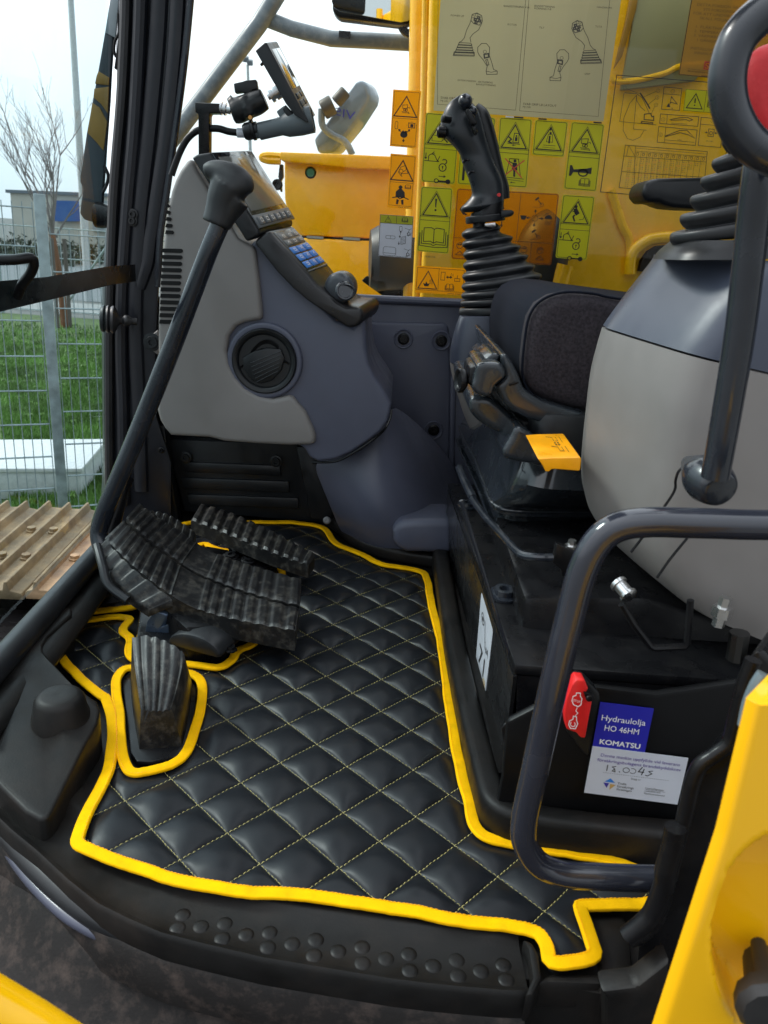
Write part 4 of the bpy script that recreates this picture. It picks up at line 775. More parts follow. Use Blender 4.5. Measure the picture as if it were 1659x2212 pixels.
av = fin('air_vent', (lambda b: (lathe(b, c_, (0, -1, 0), [(0, .0525), (.005, .0522), (.007, .050), (.006, .045), (.003, .042), (-.004, .041)], 48), b)[1])(B()), PLB, fc, sm=50)
bm = B(); lathe(bm, c_, (0, -1, 0), [(-.006, .043), (-.0025, .043), (-.003, .02), (-.0035, .001)], 40); fin('vent_back', bm, mat('vent_black', (.004, .004, .0045), .6), av, sm=60)
for k in range(3):
    bm = B(); z0 = .030-k*.013; P = [c_+Vector((u*(.022+k*.009), -.0045+.001*k, z0-.010+.014*(1-u*u)+.006*u)) for u in [-1+j/7 for j in range(15)]]
    P2 = [p+Vector((0, .004, -.007)) for p in P]; shell(bm, [P, P2], (0, .0012, 0)); fin('louvre', bm, mat('louvre_black', (.009, .009, .010), .35), av)
bm = B(); prism(bm, [c_+Vector((x*.0341*1.02, -.0065, z*.0341*1.02)) for x, z in ((-1.0, .1), (-.5, .42), (.1, .62), (.75, .62), (.95, .2), (.8, -.35), (.4, -.85), (-.1, -1.05), (-.6, -.9), (-.95, -.4))], (0, .004, 0)); fl = fin('vent_flap', bm, PLB, av, bevel=.002)
for k in range(6):
    bm = B(); tube(bm, [c_+Vector((-.022+k*.002, -.0068, -.004-k*.006)), c_+Vector((.028-k*.001, -.0068, .019-k*.0065))], .0007, 6); fin('ridge', bm, RUBS, fl)
# lower cover of the console
g = [[(540, 305, 1.33), (700, 280, 1.315), (860, 190, 1.31), (980, 100, 1.32), (1045, 10, 1.34), (1060, -60, 1.38)], [(600, 450, 1.325), (760, 430, 1.30), (950, 350, 1.285), (1120, 250, 1.325), (1200, 150, 1.42), (1220, 60, 1.53)],
     [(650, 570, 1.335), (800, 560, 1.29), (1000, 520, 1.265), (1230, 420, 1.34), (1330, 330, 1.45), (1420, 270, 1.56)], [(700, 690, 1.36), (830, 700, 1.295), (1000, 700, 1.265), (1250, 640, 1.30), (1400, 560, 1.40), (1500, 430, 1.54)],
     [(738, 778, 1.42), (860, 850, 1.34), (1000, 888, 1.30), (1200, 908, 1.295), (1420, 914, 1.30), (1550, 910, 1.32)]]
bm = B(); shell(bm, [qv('J', *r) for r in g], (.0, .012, -.004)); lc = fin('lower_cover', bm, BLU, fc, sub=3, sm=60)
bm = B(); prism(bm, qY('J', 1.262, (1064, 760), (1075, 715), (1120, 695), (1200, 690), (1450, 685), (1450, 903), (1150, 897), (1090, 870), (1066, 820)), (0, .1, 0)); fin('step_bulge', bm, BLU, lc, bevel=.014, seg=4)
bm = B(); tube(bm, [p+Vector((0, -.002, 0)) for p in qv('J', (555, 318, 1.272), (640, 318, 1.262), (720, 308, 1.258), (800, 268, 1.256), (900, 205, 1.258), (1000, 125, 1.268), (1045, 50, 1.29), (1056, -10, 1.31))], .0022, 8, smooth=5); fin('seam', bm, BLK, lc)
# side wing bracket left of the grey cover
bm = B(); prism(bm, qY('E', 1.30, (1165, 775), (1100, 830), (1082, 870), (1095, 910), (1165, 970)), (0, .01, 0)); wb_ = fin('mounting_ear', bm, GRY, fc, bevel=.004); bolt(wb_, qY('E', 1.299, (1125, 868))[0], (0, -1, 0), .010)
# ------------------------------------------------------------------ monitor
mn = thing('monitor', 'black console monitor with a glossy reflecting screen and six grey keys', 'monitor', qY('F', 1.25, (640, 400))[0])
sideM = qY('F', 1.222, (262, 50), (300, 30), (385, 16), (690, 512), (690, 545), (612, 584), (560, 500), (400, 260))
v = qY('F', 1.36, (640, 4))[0]-qY('F', 1.222, (385, 16))[0]
bm = B(); prism(bm, sideM, v); fin('housing', bm, PLB, mn, bevel=.005, seg=3)
def frameD(name, c, pts, Yn, Yf, w, h, up=0.0):
    a, b, c2, d = q(c, *pts); return Decal(name, '', '', (PY(a[0], a[1], Yn), PY(b[0], b[1], Yf), PY(c2[0], c2[1], Yf), PY(d[0], d[1], Yn)), None, w, h)
def raised(par, D, x0, y0, x1, y1, up, m, name, bev=.0012, lo=-.001):
    bm = B(); prism(bm, [D.m(x, y, lo) for x, y in ((x0, y0), (x1, y0), (x1, y1), (x0, y1))], D.n*(up-lo)); return fin(name, bm, m, par, bevel=bev)
D = frameD('d', 'F', ((385, 16), (640, 4), (922, 447), (690, 512)), 1.222, 1.36, 100, 100)
raised(mn, D, 1, 1, 99, 99, .0015, mat('bezel', (.010, .010, .012), .12, coat=.5), 'bezel')
scn = raised(mn, D, 8, 7, 93, 76, .0022, SCR, 'screen', .0003)
raised(mn, D, 2, 81.5, 98, 98, .003, mat('key_strip', (.10, .11, .12), .4), 'key_strip')
for k in range(6): 
    kk = raised(mn, D, 7+k*14.6, 85, 18+k*14.6, 95, .0055, KBT, 'key'); 
D.k = .0060
for k in range(6): D.rect(10+k*14.6, 88, 15+k*14.6, 92, .7, WHTINK)
for k in range(6): D.rect(9+k*14.3, 77.3, 19+k*14.3, 80.3, .4, GRYINK)
D.k = .0032; D.text('mecha', 40, 5.4, 4, WHTINK, width=14)
for bm, m in D.b.values():
    me = bpy.data.meshes.new('key_print'); bm.to_mesh(me); bm.free(); link('key_print', me, m, mn)
bpy.data.objects.remove(D.root)
# ------------------------------------------------------------------ keypad strip and dial
kp_ = thing('keypad_strip', 'black sloping control strip with grey and blue keys below the monitor', 'keypad', qY('F', 1.25, (900, 700))[0])
sideK = qY('F', 1.228, (655, 588), (680, 560), (750, 510), (880, 650), (1015, 800), (1060, 860), (1185, 965), (1240, 1000), (1330, 1000), (1352, 1040), (1345, 1085), (1310, 1125), (1250, 1130), (1150, 1062), (1000, 960), (905, 880), (800, 770))
v = qY('F', 1.33, (905, 478))[0]-qY('F', 1.228, (750, 510))[0]
bm = B(); prism(bm, sideK, v); fin('housing', bm, mat('warm_black_plastic', (.013, .012, .013), .35, bump=.15, bs=1500), kp_, bevel=.006, seg=3)
D = frameD('d', 'F', ((752, 512), (905, 480), (1145, 742), (1010, 795)), 1.228, 1.33, 100, 130)
raised(kp_, D, 8, 8, 94, 124, .0012, mat('keypad_black', (.012, .013, .015), .2), 'plate')
raised(kp_, D, 11, 12, 90, 50, .002, KPN, 'grey_plate')
raised(kp_, D, 8, 119, 94, 123, .002, mat('key_strip', (), .4), 'lower_lip')
raised(kp_, D, 16, 10, 88, 15, .0016, BLK, 'slot')
def keys(x0, y0, nx_, ny_, dx, dy, m, nm):
    for j in range(ny_):
        for i in range(nx_):
            x, y = x0+i*dx, y0+j*dy; raised(kp_, D, x, y, x+dx*.86, y+dy*.84, .0026, m, nm); D.k = .0031
            cx, cy = x+dx*.43, y+dy*.42
            r_ = rs.random()
            if r_ < .35: D.rect(cx-4, cy-3, cx+4, cy+3, 1, WHTINK)
            elif r_ < .65: D.circ(cx, cy, 3.6, 1, WHTINK)
            else: D.line([(cx-4, cy+3), (cx, cy-3), (cx+4, cy+3)], 1, WHTINK)
keys(14, 17, 3, 2, 26, 17, KBT, 'grey_key'); keys(11, 54, 3, 3, 28, 21, BBT, 'blue_key')
for bm, m in D.b.values():
    me = bpy.data.meshes.new('key_print'); bm.to_mesh(me); bm.free(); link('key_print', me, m, kp_)
bpy.data.objects.remove(D.root)
dl = thing('throttle_dial', 'dark grey thumbwheel dial in a recess at the lower end of the control strip', 'dial', qY('F', 1.24, (1170, 860))[0])
bm = B(); lathe(bm, qY('F', 1.235, (1190, 880))[0], qY('F', 1.33, (905, 478))[0]-qY('F', 1.228, (750, 510))[0], [(.0, .014), (.003, .021), (.008, .0235), (.030, .0235), (.036, .021), (.039, .014)], 40); fin('wheel', bm, mat('dial_grey', (.055, .06, .07), .35, bump=.2), dl, sm=50)
bm = B(); lathe(bm, qY('F', 1.222, (1235, 895))[0], (.3, -1, .3), [(0, .015), (.002, .013), (.002, .011), (.001, .010)], 30); fin('hub', bm, BGL, dl)
bm = B(); tube(bm, [qY('F', 1.222, (1240, 900))[0]+Vector((.015*math.cos(a), 0, .010*math.sin(a)+.001)) for a in [2*math.pi*k/24 for k in range(24)]], .0010, 8, closed=True, cap=False); fin('ring', bm, BGL, dl)
# ------------------------------------------------------------------ display on its ball mount
dm = thing('display_mount', 'black square-section stand with ball joint arm and wing knob above the console', 'mount', qY('B', 1.3, (220, 970))[0])
bm = B(); Yd = 1.30
prism(bm, qY('B', Yd, (167, 648), (330, 655), (330, 715), (262, 716), (258, 735), (256, 985), (190, 985), (188, 718), (170, 712)), (0, .02, 0)); fin('stand', bm, BLK, dm, bevel=.0015)
bm = B(); lathe(bm, qY('B', Yd+.008, (330, 686))[0], (1, 0, -.08), [(0, .0095), (.003, .0095), (.003, .0075), (.006, .0075), (.006, .009), (.009, .009), (.009, .006), (.016, .0065), (.016, .004), (.02, .004)], 18); fin('stud', bm, MET, dm)
bm = B(); tube(bm, qY('B', Yd+.006, (405, 710), (440, 700), (500, 675), (560, 650), (610, 625)), [.016, .0185, .0175, .0175, .015], 18, smooth=5, up=(0, 1, 0)); tube(bm, qY('B', Yd+.006, (400, 680), (430, 660)), [.013, .015], 14, up=(0, 1, 0)); tube(bm, qY('B', Yd-.002, (480, 610), (500, 690), (520, 740)), [.008, .012, .009], 12, up=(0, 1, 0)); remesh('socket_arm', bm, PLB, dm, .0018, 3)
bm = B(); prism(bm, qY('B', Yd, (412, 528), (470, 515), (490, 508), (555, 502), (565, 562), (530, 570), (528, 590), (480, 592), (470, 582), (420, 588)), (0, .014, 0)); fin('wing_knob', bm, PLB, dm, bevel=.0025)
bm = B(); lathe(bm, qY('B', Yd+.008, (630, 615))[0], (qY('B', Yd, (700, 570))[0]-qY('B', Yd, (630, 615))[0]), [(0, .005), (.004, .005), (.004, .011), (.009, .011), (.009, .0085), (.012, .0085), (.012, .0115), (.019, .0115), (.019, .007), (.024, .009)], 20); fin('stud', bm, MET, dm)
bm = B(); lathe(bm, qY('B', Yd-.012, (520, 745))[0], (0, -1, 0), [(0, .004), (.003, .003)], 12); fin('rivet', bm, mat('brass', (.5, .25, .08), .3, metal=1), dm)
dd = thing('display_unit', 'slim black display unit tilted on the ball mount, seen from its edge', 'display', qY('B', 1.3, (740, 500))[0])
side = qY('B', 1.275, (550, 322), (610, 270), (625, 274), (885, 770), (878, 778), (825, 742), (800, 730), (742, 655)); v = qY('B', 1.37, (930, 730))[0]-qY('B', 1.275, (885, 772))[0]
bm = B(); prism(bm, side, v); fin('housing', bm, PLB, dd, bevel=.003, seg=3)
a, b = qY('B', 1.275, (622, 276))[0], qY('B', 1.275, (885, 772))[0]
D = Decal('d', '', '', (a, a+v, b+v, b), None, 40, 130)
raised(dd, D, 5, 10, 36, 76, .0012, mat('screen_dark', (.02, .022, .03), .08, coat=1), 'screen', .0003)
for k in range(6): raised(dd, D, 6+(k % 2)*16, 84+(k//2)*13, 18+(k % 2)*16, 93+(k//2)*13, .0025, PLB if k != 2 else GRYINK, 'button')
raised(dd, D, 8, 96, 20, 112, .0014, GRY, 'label_plate', .0003)
bpy.data.objects.remove(D.root)
bm = B(); tube(bm, qY('B', 1.29, (590, 400), (598, 412)), .003, 8); fin('screw', bm, BLK, dd)
bm = B(); prism(bm, qY('B', 1.285, (740, 660), (810, 735), (775, 770), (720, 690)), (0, .02, 0)); fin('socket', bm, PLB, dd, bevel=.002)
cb = thing('plug_cable', 'grey round plug hanging half fitted below the display with its black cable', 'cable', qY('B', 1.3, (600, 800))[0])
bm = B(); ax = qY('B', 1.3, (715, 800))[0]-qY('B', 1.3, (540, 840))[0]; lathe(bm, qY('B', 1.3, (520, 845))[0], ax, [(0, .009), (.012, .0095), (.014, .0125), (.022, .0125), (.03, .0125), (.048, .0128), (.058, .017), (.078, .019), (.098, .019), (.099, .016), (.07, .015)], 26); pg = fin('plug', bm, mat('plug_grey', (.10, .12, .13), .45), cb)
bm = B(); lathe(bm, qY('B', 1.3, (478, 838))[0], ax, [(0, .010), (.004, .0125), (.012, .0125), (.013, .0145), (.017, .0145), (.018, .011), (.022, .011)], 22); fin('gland', bm, PLB, pg)
bm = B(); prism(bm, qY('B', 1.295, (682, 705), (735, 665), (775, 735), (745, 790), (725, 775)), (0, .016, 0)); fin('socket_plug', bm, mat('plug_grey', (), .4), cb, bevel=.002)
bm = B(); tube(bm, qY('B', 1.31, (690, 745), (700, 770), (720, 780)), .002, 6); fin('contact', bm, mat('brass', (), 0), cb)
bm = B(); tube(bm, qY('B', 1.31, (440, 840), (380, 832), (320, 815), (255, 815), (180, 830), (120, 880), (75, 960), (40, 1050), (20, 1110)), .0052, 12, smooth=6); fin('sheath', bm, BLK, cb)
bm = B(); tube(bm, qY('B', 1.308, (436, 841), (482, 842)), .0068, 12); fin('tape', bm, WHT, cb)
# ================================================================== DECALS ON THE SIDE WINDOW
YW = 1.618
def wdec(name, label, pts, base, w, h, r=0, group=None, cat='sticker', c='C', Y=YW): return Decal(name, label, cat, qY(c, Y, *pts), base, w, h, r, group=group)
GD = 'warning stickers on the side window'
# machine pictograms ------------------------------------------------
def ic_machine(D, x, y, a):
    D.line([(x-a*.3, y-a*.25), (x+a*.15, y-a*.3), (x+a*.12, y+a*.05), (x-a*.28, y+a*.05)], a*.05, closed=True); D.circ(x-a*.1, y+a*.18, a*.1, a*.05); D.circ(x+a*.05, y+a*.2, a*.1, a*.05); D.line([(x-a*.05, y+a*.1), (x+a*.3, y-a*.08), (x+a*.35, y+a*.05)], a*.04)
    D.line([(x-a*.35, y+a*.36), (x+a*.3, y+a*.38)], a*.04); D.arrow(x-a*.3, y+a*.45, x+a*.38, y+a*.47, a*.035)
def ic_arm(D, x, y, a, k=1):
    D.line([(x-a*.45*k, y), (x+a*.45*k, y)], a*.05); D.arrow(x-a*.38*k, y-a*.5, x-a*.38*k, y-a*.08, a*.05); D.circ(x, y-a*.22, a*.22, a*.05, a0=180, a1=330); D.line([(x-a*.22, y), (x-a*.2, y-a*.25)], a*.05); D.line([(x+a*.18, y-a*.32), (x+a*.36, y)], a*.05); D.line([(x-a*.05, y-a*.42), (x+a*.12, y-a*.6)], a*.05); D.line([(x+a*.05, y-a*.42), (x+a*.14, y-a*.5)], a*.05)
def ic_cab(D, x, y, a):
    D.line([(x-a*.1, y+a*.25), (x-a*.02, y-a*.35), (x+a*.28, y-a*.35), (x+a*.3, y+a*.25)], a*.05, closed=True); D.circ(x+a*.12, y-a*.18, a*.06); D.poly([(x+a*.04, y-a*.1), (x+a*.2, y-a*.1), (x+a*.2, y+a*.15), (x+a*.02, y+a*.15)]); D.line([(x-a*.45, y+a*.32), (x+a*.4, y+a*.34)], a*.05)
    D.line([(x-a*.4, y-a*.1), (x-a*.2, y+a*.05), (x-a*.38, y+a*.22), (x-a*.15, y+a*.3)], a*.09); D.arrow(x+a*.1, y+a*.43, x-a*.15, y+a*.43, a*.04)
def ytop(D, w, h, hd):
    D.rect(3, 3, w-3, h-3, 1.4, r=5); D.line([(3, hd), (w-3, hd)], 1.3)
def ylock(D, w, y0, s=1.0):
    ic_arm(D, w*.27, y0+34*s, 46*s); D.arrow(w*.50, y0+18*s, w*.42, y0+36*s, 2); D.lock(w*.60, y0+50*s, 20*s); D.arrow(w*.50, y0+76*s, w*.72, y0+76*s, 2.2); D.key(w*.62, y0+90*s, 42*s)
E1 = wdec('warning_sticker', 'orange warning sticker with arrows round a hand, highest at the window edge', ((120, 566), (297, 578), (265, 938), (98, 925)), DORG, 80, 170, group=GD)
E1.rect(4, 5, 76, 165, 1); E1.line([(4, 84), (76, 84)], 1); E1.tri(40, 48, 60, 3.2); ic_machine(E1, 40, 52, 32); E1.rect(12, 94, 20, 116, 1.2, r=3); E1.rect(52, 96, 70, 110, 2); E1.fill(57, 99, 66, 108)
for a in range(0, 360, 45): E1.line([(61+12*math.cos(math.radians(a)), 103+9*math.sin(math.radians(a))), (61+15*math.cos(math.radians(a)), 103+12*math.sin(math.radians(a)))], 1)
E1.circ(40, 132, 11, sy=.9); E1.poly([(30, 126), (38, 118), (40, 128)]); E1.poly([(42, 120), (50, 122), (46, 132)]); E1.arrow(30, 124, 22, 116, 2.4); E1.arrow(50, 124, 58, 114, 2.4); E1.arrow(40, 144, 40, 156, 2.4); E1.text('09963-A2051', 34, 169.4, 4.5, GRYINK, width=36); E1.done()
E2 = wdec('warning_sticker', 'orange warning sticker with tip-over triangle above a figure wearing a seat belt', ((103, 972), (268, 985), (240, 1325), (82, 1312)), DORG, 80, 170, group=GD)
E2.rect(4, 5, 76, 162, 1); E2.line([(4, 88), (76, 88)], 1); E2.tri(40, 50, 62, 3.6); E2.line([(36, 66), (28, 56), (34, 40), (48, 34), (52, 46), (40, 56)], 1.6, closed=True); E2.line([(40, 70), (36, 60), (58, 58), (54, 50)], 1.6); E2.circ(36, 52, 6, 1.5)
E2.circ(38, 103, 6); E2.poly([(34, 108), (42, 108), (52, 118), (54, 136), (24, 136), (24, 118)]); E2.line([(14, 138), (30, 134), (38, 140), (50, 134), (66, 140)], 3); E2.poly([(28, 141), (36, 144), (33, 158), (27, 158)]); E2.poly([(50, 141), (42, 144), (45, 158), (51, 158)]); E2.book(61, 99, 16, 1); E2.text('09845-A0481', 34, 168.5, 4.5, GRYINK, width=36); E2.done()
E3 = wdec('instruction_sticker', 'white sticker with yellow header showing wiring and window diagrams, lowest at the window edge', ((37, 1357), (248, 1371), (235, 1638), (25, 1620)), WHT, 100, 126, group=GD)
E3.fill(1, 1, 99, 25, YGRN, .0003); E3.line([(1, 25), (99, 25)], 1.2); E3.line([(50, 1), (50, 25)], 1.2); E3.rect(1, 1, 99, 125, 1.2); E3.tri(25, 13, 17, 1.3); E3.line([(25, 9), (25, 15)], 1.4); E3.book(75, 11, 16, 1)
E3.rect(20, 62, 48, 71, 1, r=3); E3.line([(34, 62), (34, 71)], 1); E3.rect(14, 96, 52, 122, 1, r=6); E3.line([(14, 115), (52, 115)], 1); E3.rect(60, 32, 68, 46, 1, r=2); E3.circ(64, 48, 2.4); E3.line([(64, 50), (64, 56)], 1.6)
for k in range(6): E3.line([(66, 64+k*4), (80, 60+k*4)], .8)
E3.line([(66, 64), (80, 60), (80, 82), (66, 86)], 1, closed=True); E3.arrow(62, 66, 62, 58, 1.8); E3.arrow(60, 78, 60, 88, 1.8)
for y in (36, 98): E3.line([(76, y), (90, y+4), (96, y)], 1); E3.line([(90, y+4), (84, y+18), (88, y+24)], 1.2); E3.circ(88, y+16, 4, 1.2); E3.line([(82, y+22), (94, y+20), (96, y+12)], 1.2)
E3.text('228-00-31730', 52, 124.6, 5, width=34); E3.done()
Yl = [('yellow sticker with padlock and key, half hidden behind the joystick grip', ((327, 712), (545, 728), (510, 1168), (297, 1150)), 'a'),
      ('yellow sticker largely hidden behind the joystick, left of the crossed-out figure sticker', ((560, 732), (768, 746), (735, 1180), (525, 1166)), 'b'),
      ('yellow sticker with a red cross over a figure standing by the cab', ((795, 742), (1000, 755), (965, 1190), (765, 1175)), 'c'),
      ('short square yellow sticker with only one warning triangle', ((1020, 757), (1228, 772), (1200, 995), (1000, 980)), 'd'),
      ('yellow sticker showing a black horn under a warning triangle', ((1250, 770), (1458, 787), (1405, 1213), (1200, 1195)), 'e'),
      ('yellow sticker with exclamation triangle above a large open book', ((297, 1180), (497, 1192), (470, 1608), (270, 1590)), 'f'),
      ('yellow sticker with figure leaving a seat above boom, padlock and key', ((1195, 1232), (1397, 1245), (1345, 1648), (1148, 1632)), 'g')]
for lb, pts, k in Yl:
    h = 103 if k == 'd' else 198
    D = wdec('warning_sticker', lb, pts, YGRN, 95, h, 6, group=GD); D.tri(47.5, 52, 66, 3.2, dbl=True) if k != 'b' else None
    if k == 'd':
        D.rect(3, 3, 92, h-3, 1.4, r=5); D.line([(38, 62), (42, 40), (54, 40), (57, 62)], 1.6, closed=True); D.fill(44, 44, 49, 66); D.circ(48, 36, 3.5); D.line([(30, 72), (66, 72)], 1.5); D.line([(28, 78), (66, 79)], 1); D.arrow(47, 20, 47, 30, 2)
    elif k != 'b': ytop(D, 95, h, 100 if k in 'cfae' else 106)
    else: ytop(D, 95, h, 100); D.fill(12, 130, 19, 186); D.tri(47.5, 52, 66, 3.2, dbl=True)
    if k == 'a': D.rect(22, 62, 50, 78, 1.4); D.line([(44, 58), (66, 80)], 4); D.line([(50, 76), (66, 62)], 2); ylock(D, 95, 102)
    if k == 'c':
        ic_cab(D, 47.5, 58, 44); D.line([(30, 168), (38, 116), (64, 116), (74, 168)], 2, closed=False); D.line([(38, 116), (66, 116)], 2); D.circ(54, 122, 4.5); D.poly([(48, 127), (60, 127), (63, 148), (57, 150), (58, 168), (52, 168), (51, 150), (46, 146)]); D.line([(50, 130), (36, 124)], 3); D.line([(16, 170), (84, 173)], 1.6); D.line([(16, 176), (84, 180)], 1.2); D.arrow(60, 186, 44, 185, 1.6)
        D.k = .0007; D.line([(24, 116), (78, 170)], 3.4, REDINK); D.line([(82, 118), (22, 170)], 3.4, REDINK)
    if k == 'e': ic_machine(D, 47.5, 58, 42); D.poly([(10, 126), (16, 126), (22, 138), (60, 132), (74, 128), (74, 148), (60, 146), (44, 146), (22, 146), (16, 158), (10, 158)]); D.circ(50, 146, 13, 4, sy=.75); D.book(58, 172, 28, 1.5)
    if k == 'f': D.poly([(44.5, 34), (50.5, 34), (49, 60), (46, 60)]); D.circ(47.5, 68, 3.4); D.book(47.5, 148, 72, 2.4)
    if k == 'g': D.circ(43, 34, 5); D.poly([(36, 42), (46, 38), (56, 54), (46, 62), (40, 54)]); D.line([(42, 60), (38, 66), (44, 80)], 5); D.line([(56, 74), (68, 72), (72, 60)], 1.6); D.line([(34, 48), (46, 52)], 3); ylock(D, 95, 106)
    D.done()
D = wdec('pattern_sticker', 'dark orange control pattern sticker with arrows behind the joystick boot', ((525, 1192), (1172, 1227), (1120, 1680), (487, 1640)), DORN, 300, 210, 8, group=GD)
D.rect(3, 3, 297, 207, 1.5, r=6); D.line([(3, 145), (297, 145)], 1.3); D.line([(40, 145), (40, 207)], 1.3); D.line([(188, 3), (188, 207)], 1.3); D.line([(235, 145), (235, 207)], 1.3)
D.arrow(140, 60, 140, 44, 2.6); D.arrow(140, 80, 140, 106, 2.6); D.circ(236, 74, 9, 1.2)
for dx, dy in ((0, -1), (0, 1), (-1, 0), (1, 0)): D.arrow(236+dx*13, 74+dy*13, 236+dx*26, 74+dy*26, 2.4)
D.poly([(192, 68), (212, 68), (208, 80), (197, 80)]); D.circ(276, 74, 11, a0=180, a1=360, n=10); D.line([(264, 66), (268, 60), (276, 58)], 1.6)
for k in range(4): D.line([(270+k*5, 80), (267+k*5, 92)], 1.4)
for y in (22, 116): D.line([(232, y), (242, y-8)], 5); D.line([(240, y), (252, y+12)], 2); D.circ(252, y+12, 5, 1.4); D.line([(226, y+20), (250, y+20)], 1)
for x in (22, 214, 262):
    D.circ(x, 168, 9, 1.6); D.circ(x-3, 165, 2.5); D.circ(x+3, 165, 2.5); D.line([(x-10, 196), (x+2, 184), (x+12, 196)], 1.8, closed=True)
D.line([(22, 50), (14, 60), (26, 76)], 3); D.line([(24, 70), (34, 76)], 4); D.done()
D = wdec('warning_sticker', 'wide orange sticker with proximity warning triangle, lowest on the window above the wall panel', ((268, 497), (580, 517), (570, 687), (256, 667)), DORG, 130, 68, c='G', group=GD)
D.rect(3, 4, 126, 60, 1); D.line([(60, 4), (60, 60)], 1); D.tri(32, 34, 44, 2.4); D.poly([(24, 50), (20, 42), (26, 44), (28, 38), (32, 44), (38, 42), (34, 50)])
for k in range(3): D.circ(30, 40, 8+k*3, 1, a0=-40, a1=20)
D.rect(66, 12, 76, 32, 1.2); D.arrow(86, 24, 96, 24, 2); D.arrow(88, 24, 79, 24, 2); D.rect(102, 26, 116, 33, 1.2); D.line([(109, 26), (109, 18)], 1.2); D.circ(103, 18, 6, 1, a0=150, a1=210); D.circ(101, 18, 9, 1, a0=150, a1=210); D.book(90, 48, 20, 1.1); D.text('09963-A0480', 86, 66.6, 4.5, GRYINK, width=36); D.done()
D = wdec('part_number', 'tiny printed part number under the book sticker', ((320, 1608), (400, 1614), (398, 1640), (318, 1634)), None, 80, 20, cat='lettering'); D.text('292-00-21140', 0, 16, 13, GRYINK, width=68); D.done()
# laminated grip layout sheet
D = wdec('layout_sheet', 'large pale laminated sheet with line drawings of two joystick grips taped on the window', ((428, -130), (1570, -52), (1450, 770), (375, 700)), PAP, 330, 254, 2, group=None, cat='paper sheet', Y=1.612)
def gp_(x, y): # C-crop coordinate to sheet frame
    p = q('C', (x, y))[0]; P = PY(p[0], p[1], 1.612); A_, B_, D_ = D.c[0], D.c[1], D.c[3]; e1 = B_-A_; e2 = D_-A_; w_ = P-A_
    a, b, c2, d_, e = e1.dot(e1), e1.dot(e2), e2.dot(e2), w_.dot(e1), w_.dot(e2); det = a*c2-b*b; u = (d_*c2-e*b)/det; v = (a*e-b*d_)/det
    for _ in range(6): # bilinear correction
        r = D.m(u*D.w, v*D.h)-P; u -= r.dot(e1)/a; v -= r.dot(e2)/c2
    return u*D.w, v*D.h
def sl_(pts, wd=.7, closed=False, m=GRYINK): D.line([gp_(*p) for p in pts], wd*1.45, m, closed)
sl_([(405, -100), (400, 660), (895, 698), (965, -70)], .5, True); sl_([(985, -70), (920, 702), (1418, 738), (1495, -40)], .5, True)
def grip_(pts_h, boot, m_=1):
    sl_(pts_h, .8); 
for mir in (0, 1):
    f = (lambda x, y: (x, y)) if not mir else (lambda x, y: (1935-x+ (y-100)*.02, y+48))
    sl_([f(*p) for p in ((612, 130), (620, 92), (650, 82), (680, 100), (685, 135), (665, 160), (630, 150))], .9, True)
    sl_([f(*p) for p in ((612, 130), (605, 150), (585, 190), (570, 240), (552, 262), (536, 268))], .8); sl_([f(*p) for p in ((682, 145), (660, 190), (625, 215), (606, 240), (612, 268))], .8)
    for x, y in ((625, 105), (648, 95)): 
        a, b = gp_(*f(x, y)); D.circ(a, b, 2.6, .8, GRYINK)
    for x, y in ((640, 122), (662, 112), (645, 140), (668, 132)): sl_([f(x-6, y-6), f(x+7, y-4), f(x+5, y+8), f(x-8, y+6)], 1.6, True)
    for k in range(5): sl_([f(538-k*7, 270+k*16), f(612+k*4, 274+k*16), f(618+k*4, 286+k*16), f(532-k*7, 282+k*16)], .8, True)
    sl_([f(*p) for p in ((500, 352), (632, 356), (634, 332), (506, 328))], .8, True)
    g = (lambda x, y: (x, y)) if not mir else (lambda x, y: (1885-x+(y-280)*.03, y+40))
    sl_([g(*p) for p in ((655, 330), (655, 300), (680, 275), (710, 276), (730, 300), (728, 350), (745, 400), (755, 440), (778, 450), (778, 470), (712, 472), (708, 450), (715, 420), (690, 380), (665, 350))], .8, True)
    a, b = gp_(*g(700, 328)); D.circ(a, b, 3, .8, GRYINK); sl_([g(695, 345), g(722, 340), g(725, 362), g(698, 368)], 1.8, True); sl_([g(705, 380), g(716, 376), g(726, 410), g(716, 414)], .9, True); sl_([g(708, 450), g(740, 458), g(778, 450)], .7)
for t, x, y, z in (('POWER UP', 483, 103, 5), ('BANDSTYRNING V-H', 818, 43, 5), ('ROTOR', 843, 160, 5), ('EXTRA MASKIN', 527, 513, 5), ('AKTIVERING', 657, 523, 5), ('BANDSTYRNING', 644, 539, 5), ('BANDSTYRNING', 1013, 42, 5), ('KÖRNING F-B', 1012, 58, 5), ('HANDBROMS', 1408, 50, 4.6), ('TILT', 1043, 180, 5), ('TUTA', 1398, 173, 5), ('GRIP', 1330, 473, 5)):
    a, b = gp_(x, y); D.text(t, a, b, z, GRYINK)
for t, x, y, z, m in (('SVAB GRIP L8 LAYOUT', 419, 625, 6.4, BLKINK), ('MJ 22L', 418, 643, 5.4, GRYINK), ('SVAB GRIP L8 LAYOUT', 941, 664, 6.4, BLKINK), ('MJ 22R', 939, 682, 5.4, GRYINK)):
    a, b = gp_(x, y); D.text(t, a, b, z, m, sl=0)
D.done()
tg = 'black tape tabs under the paper sheet'
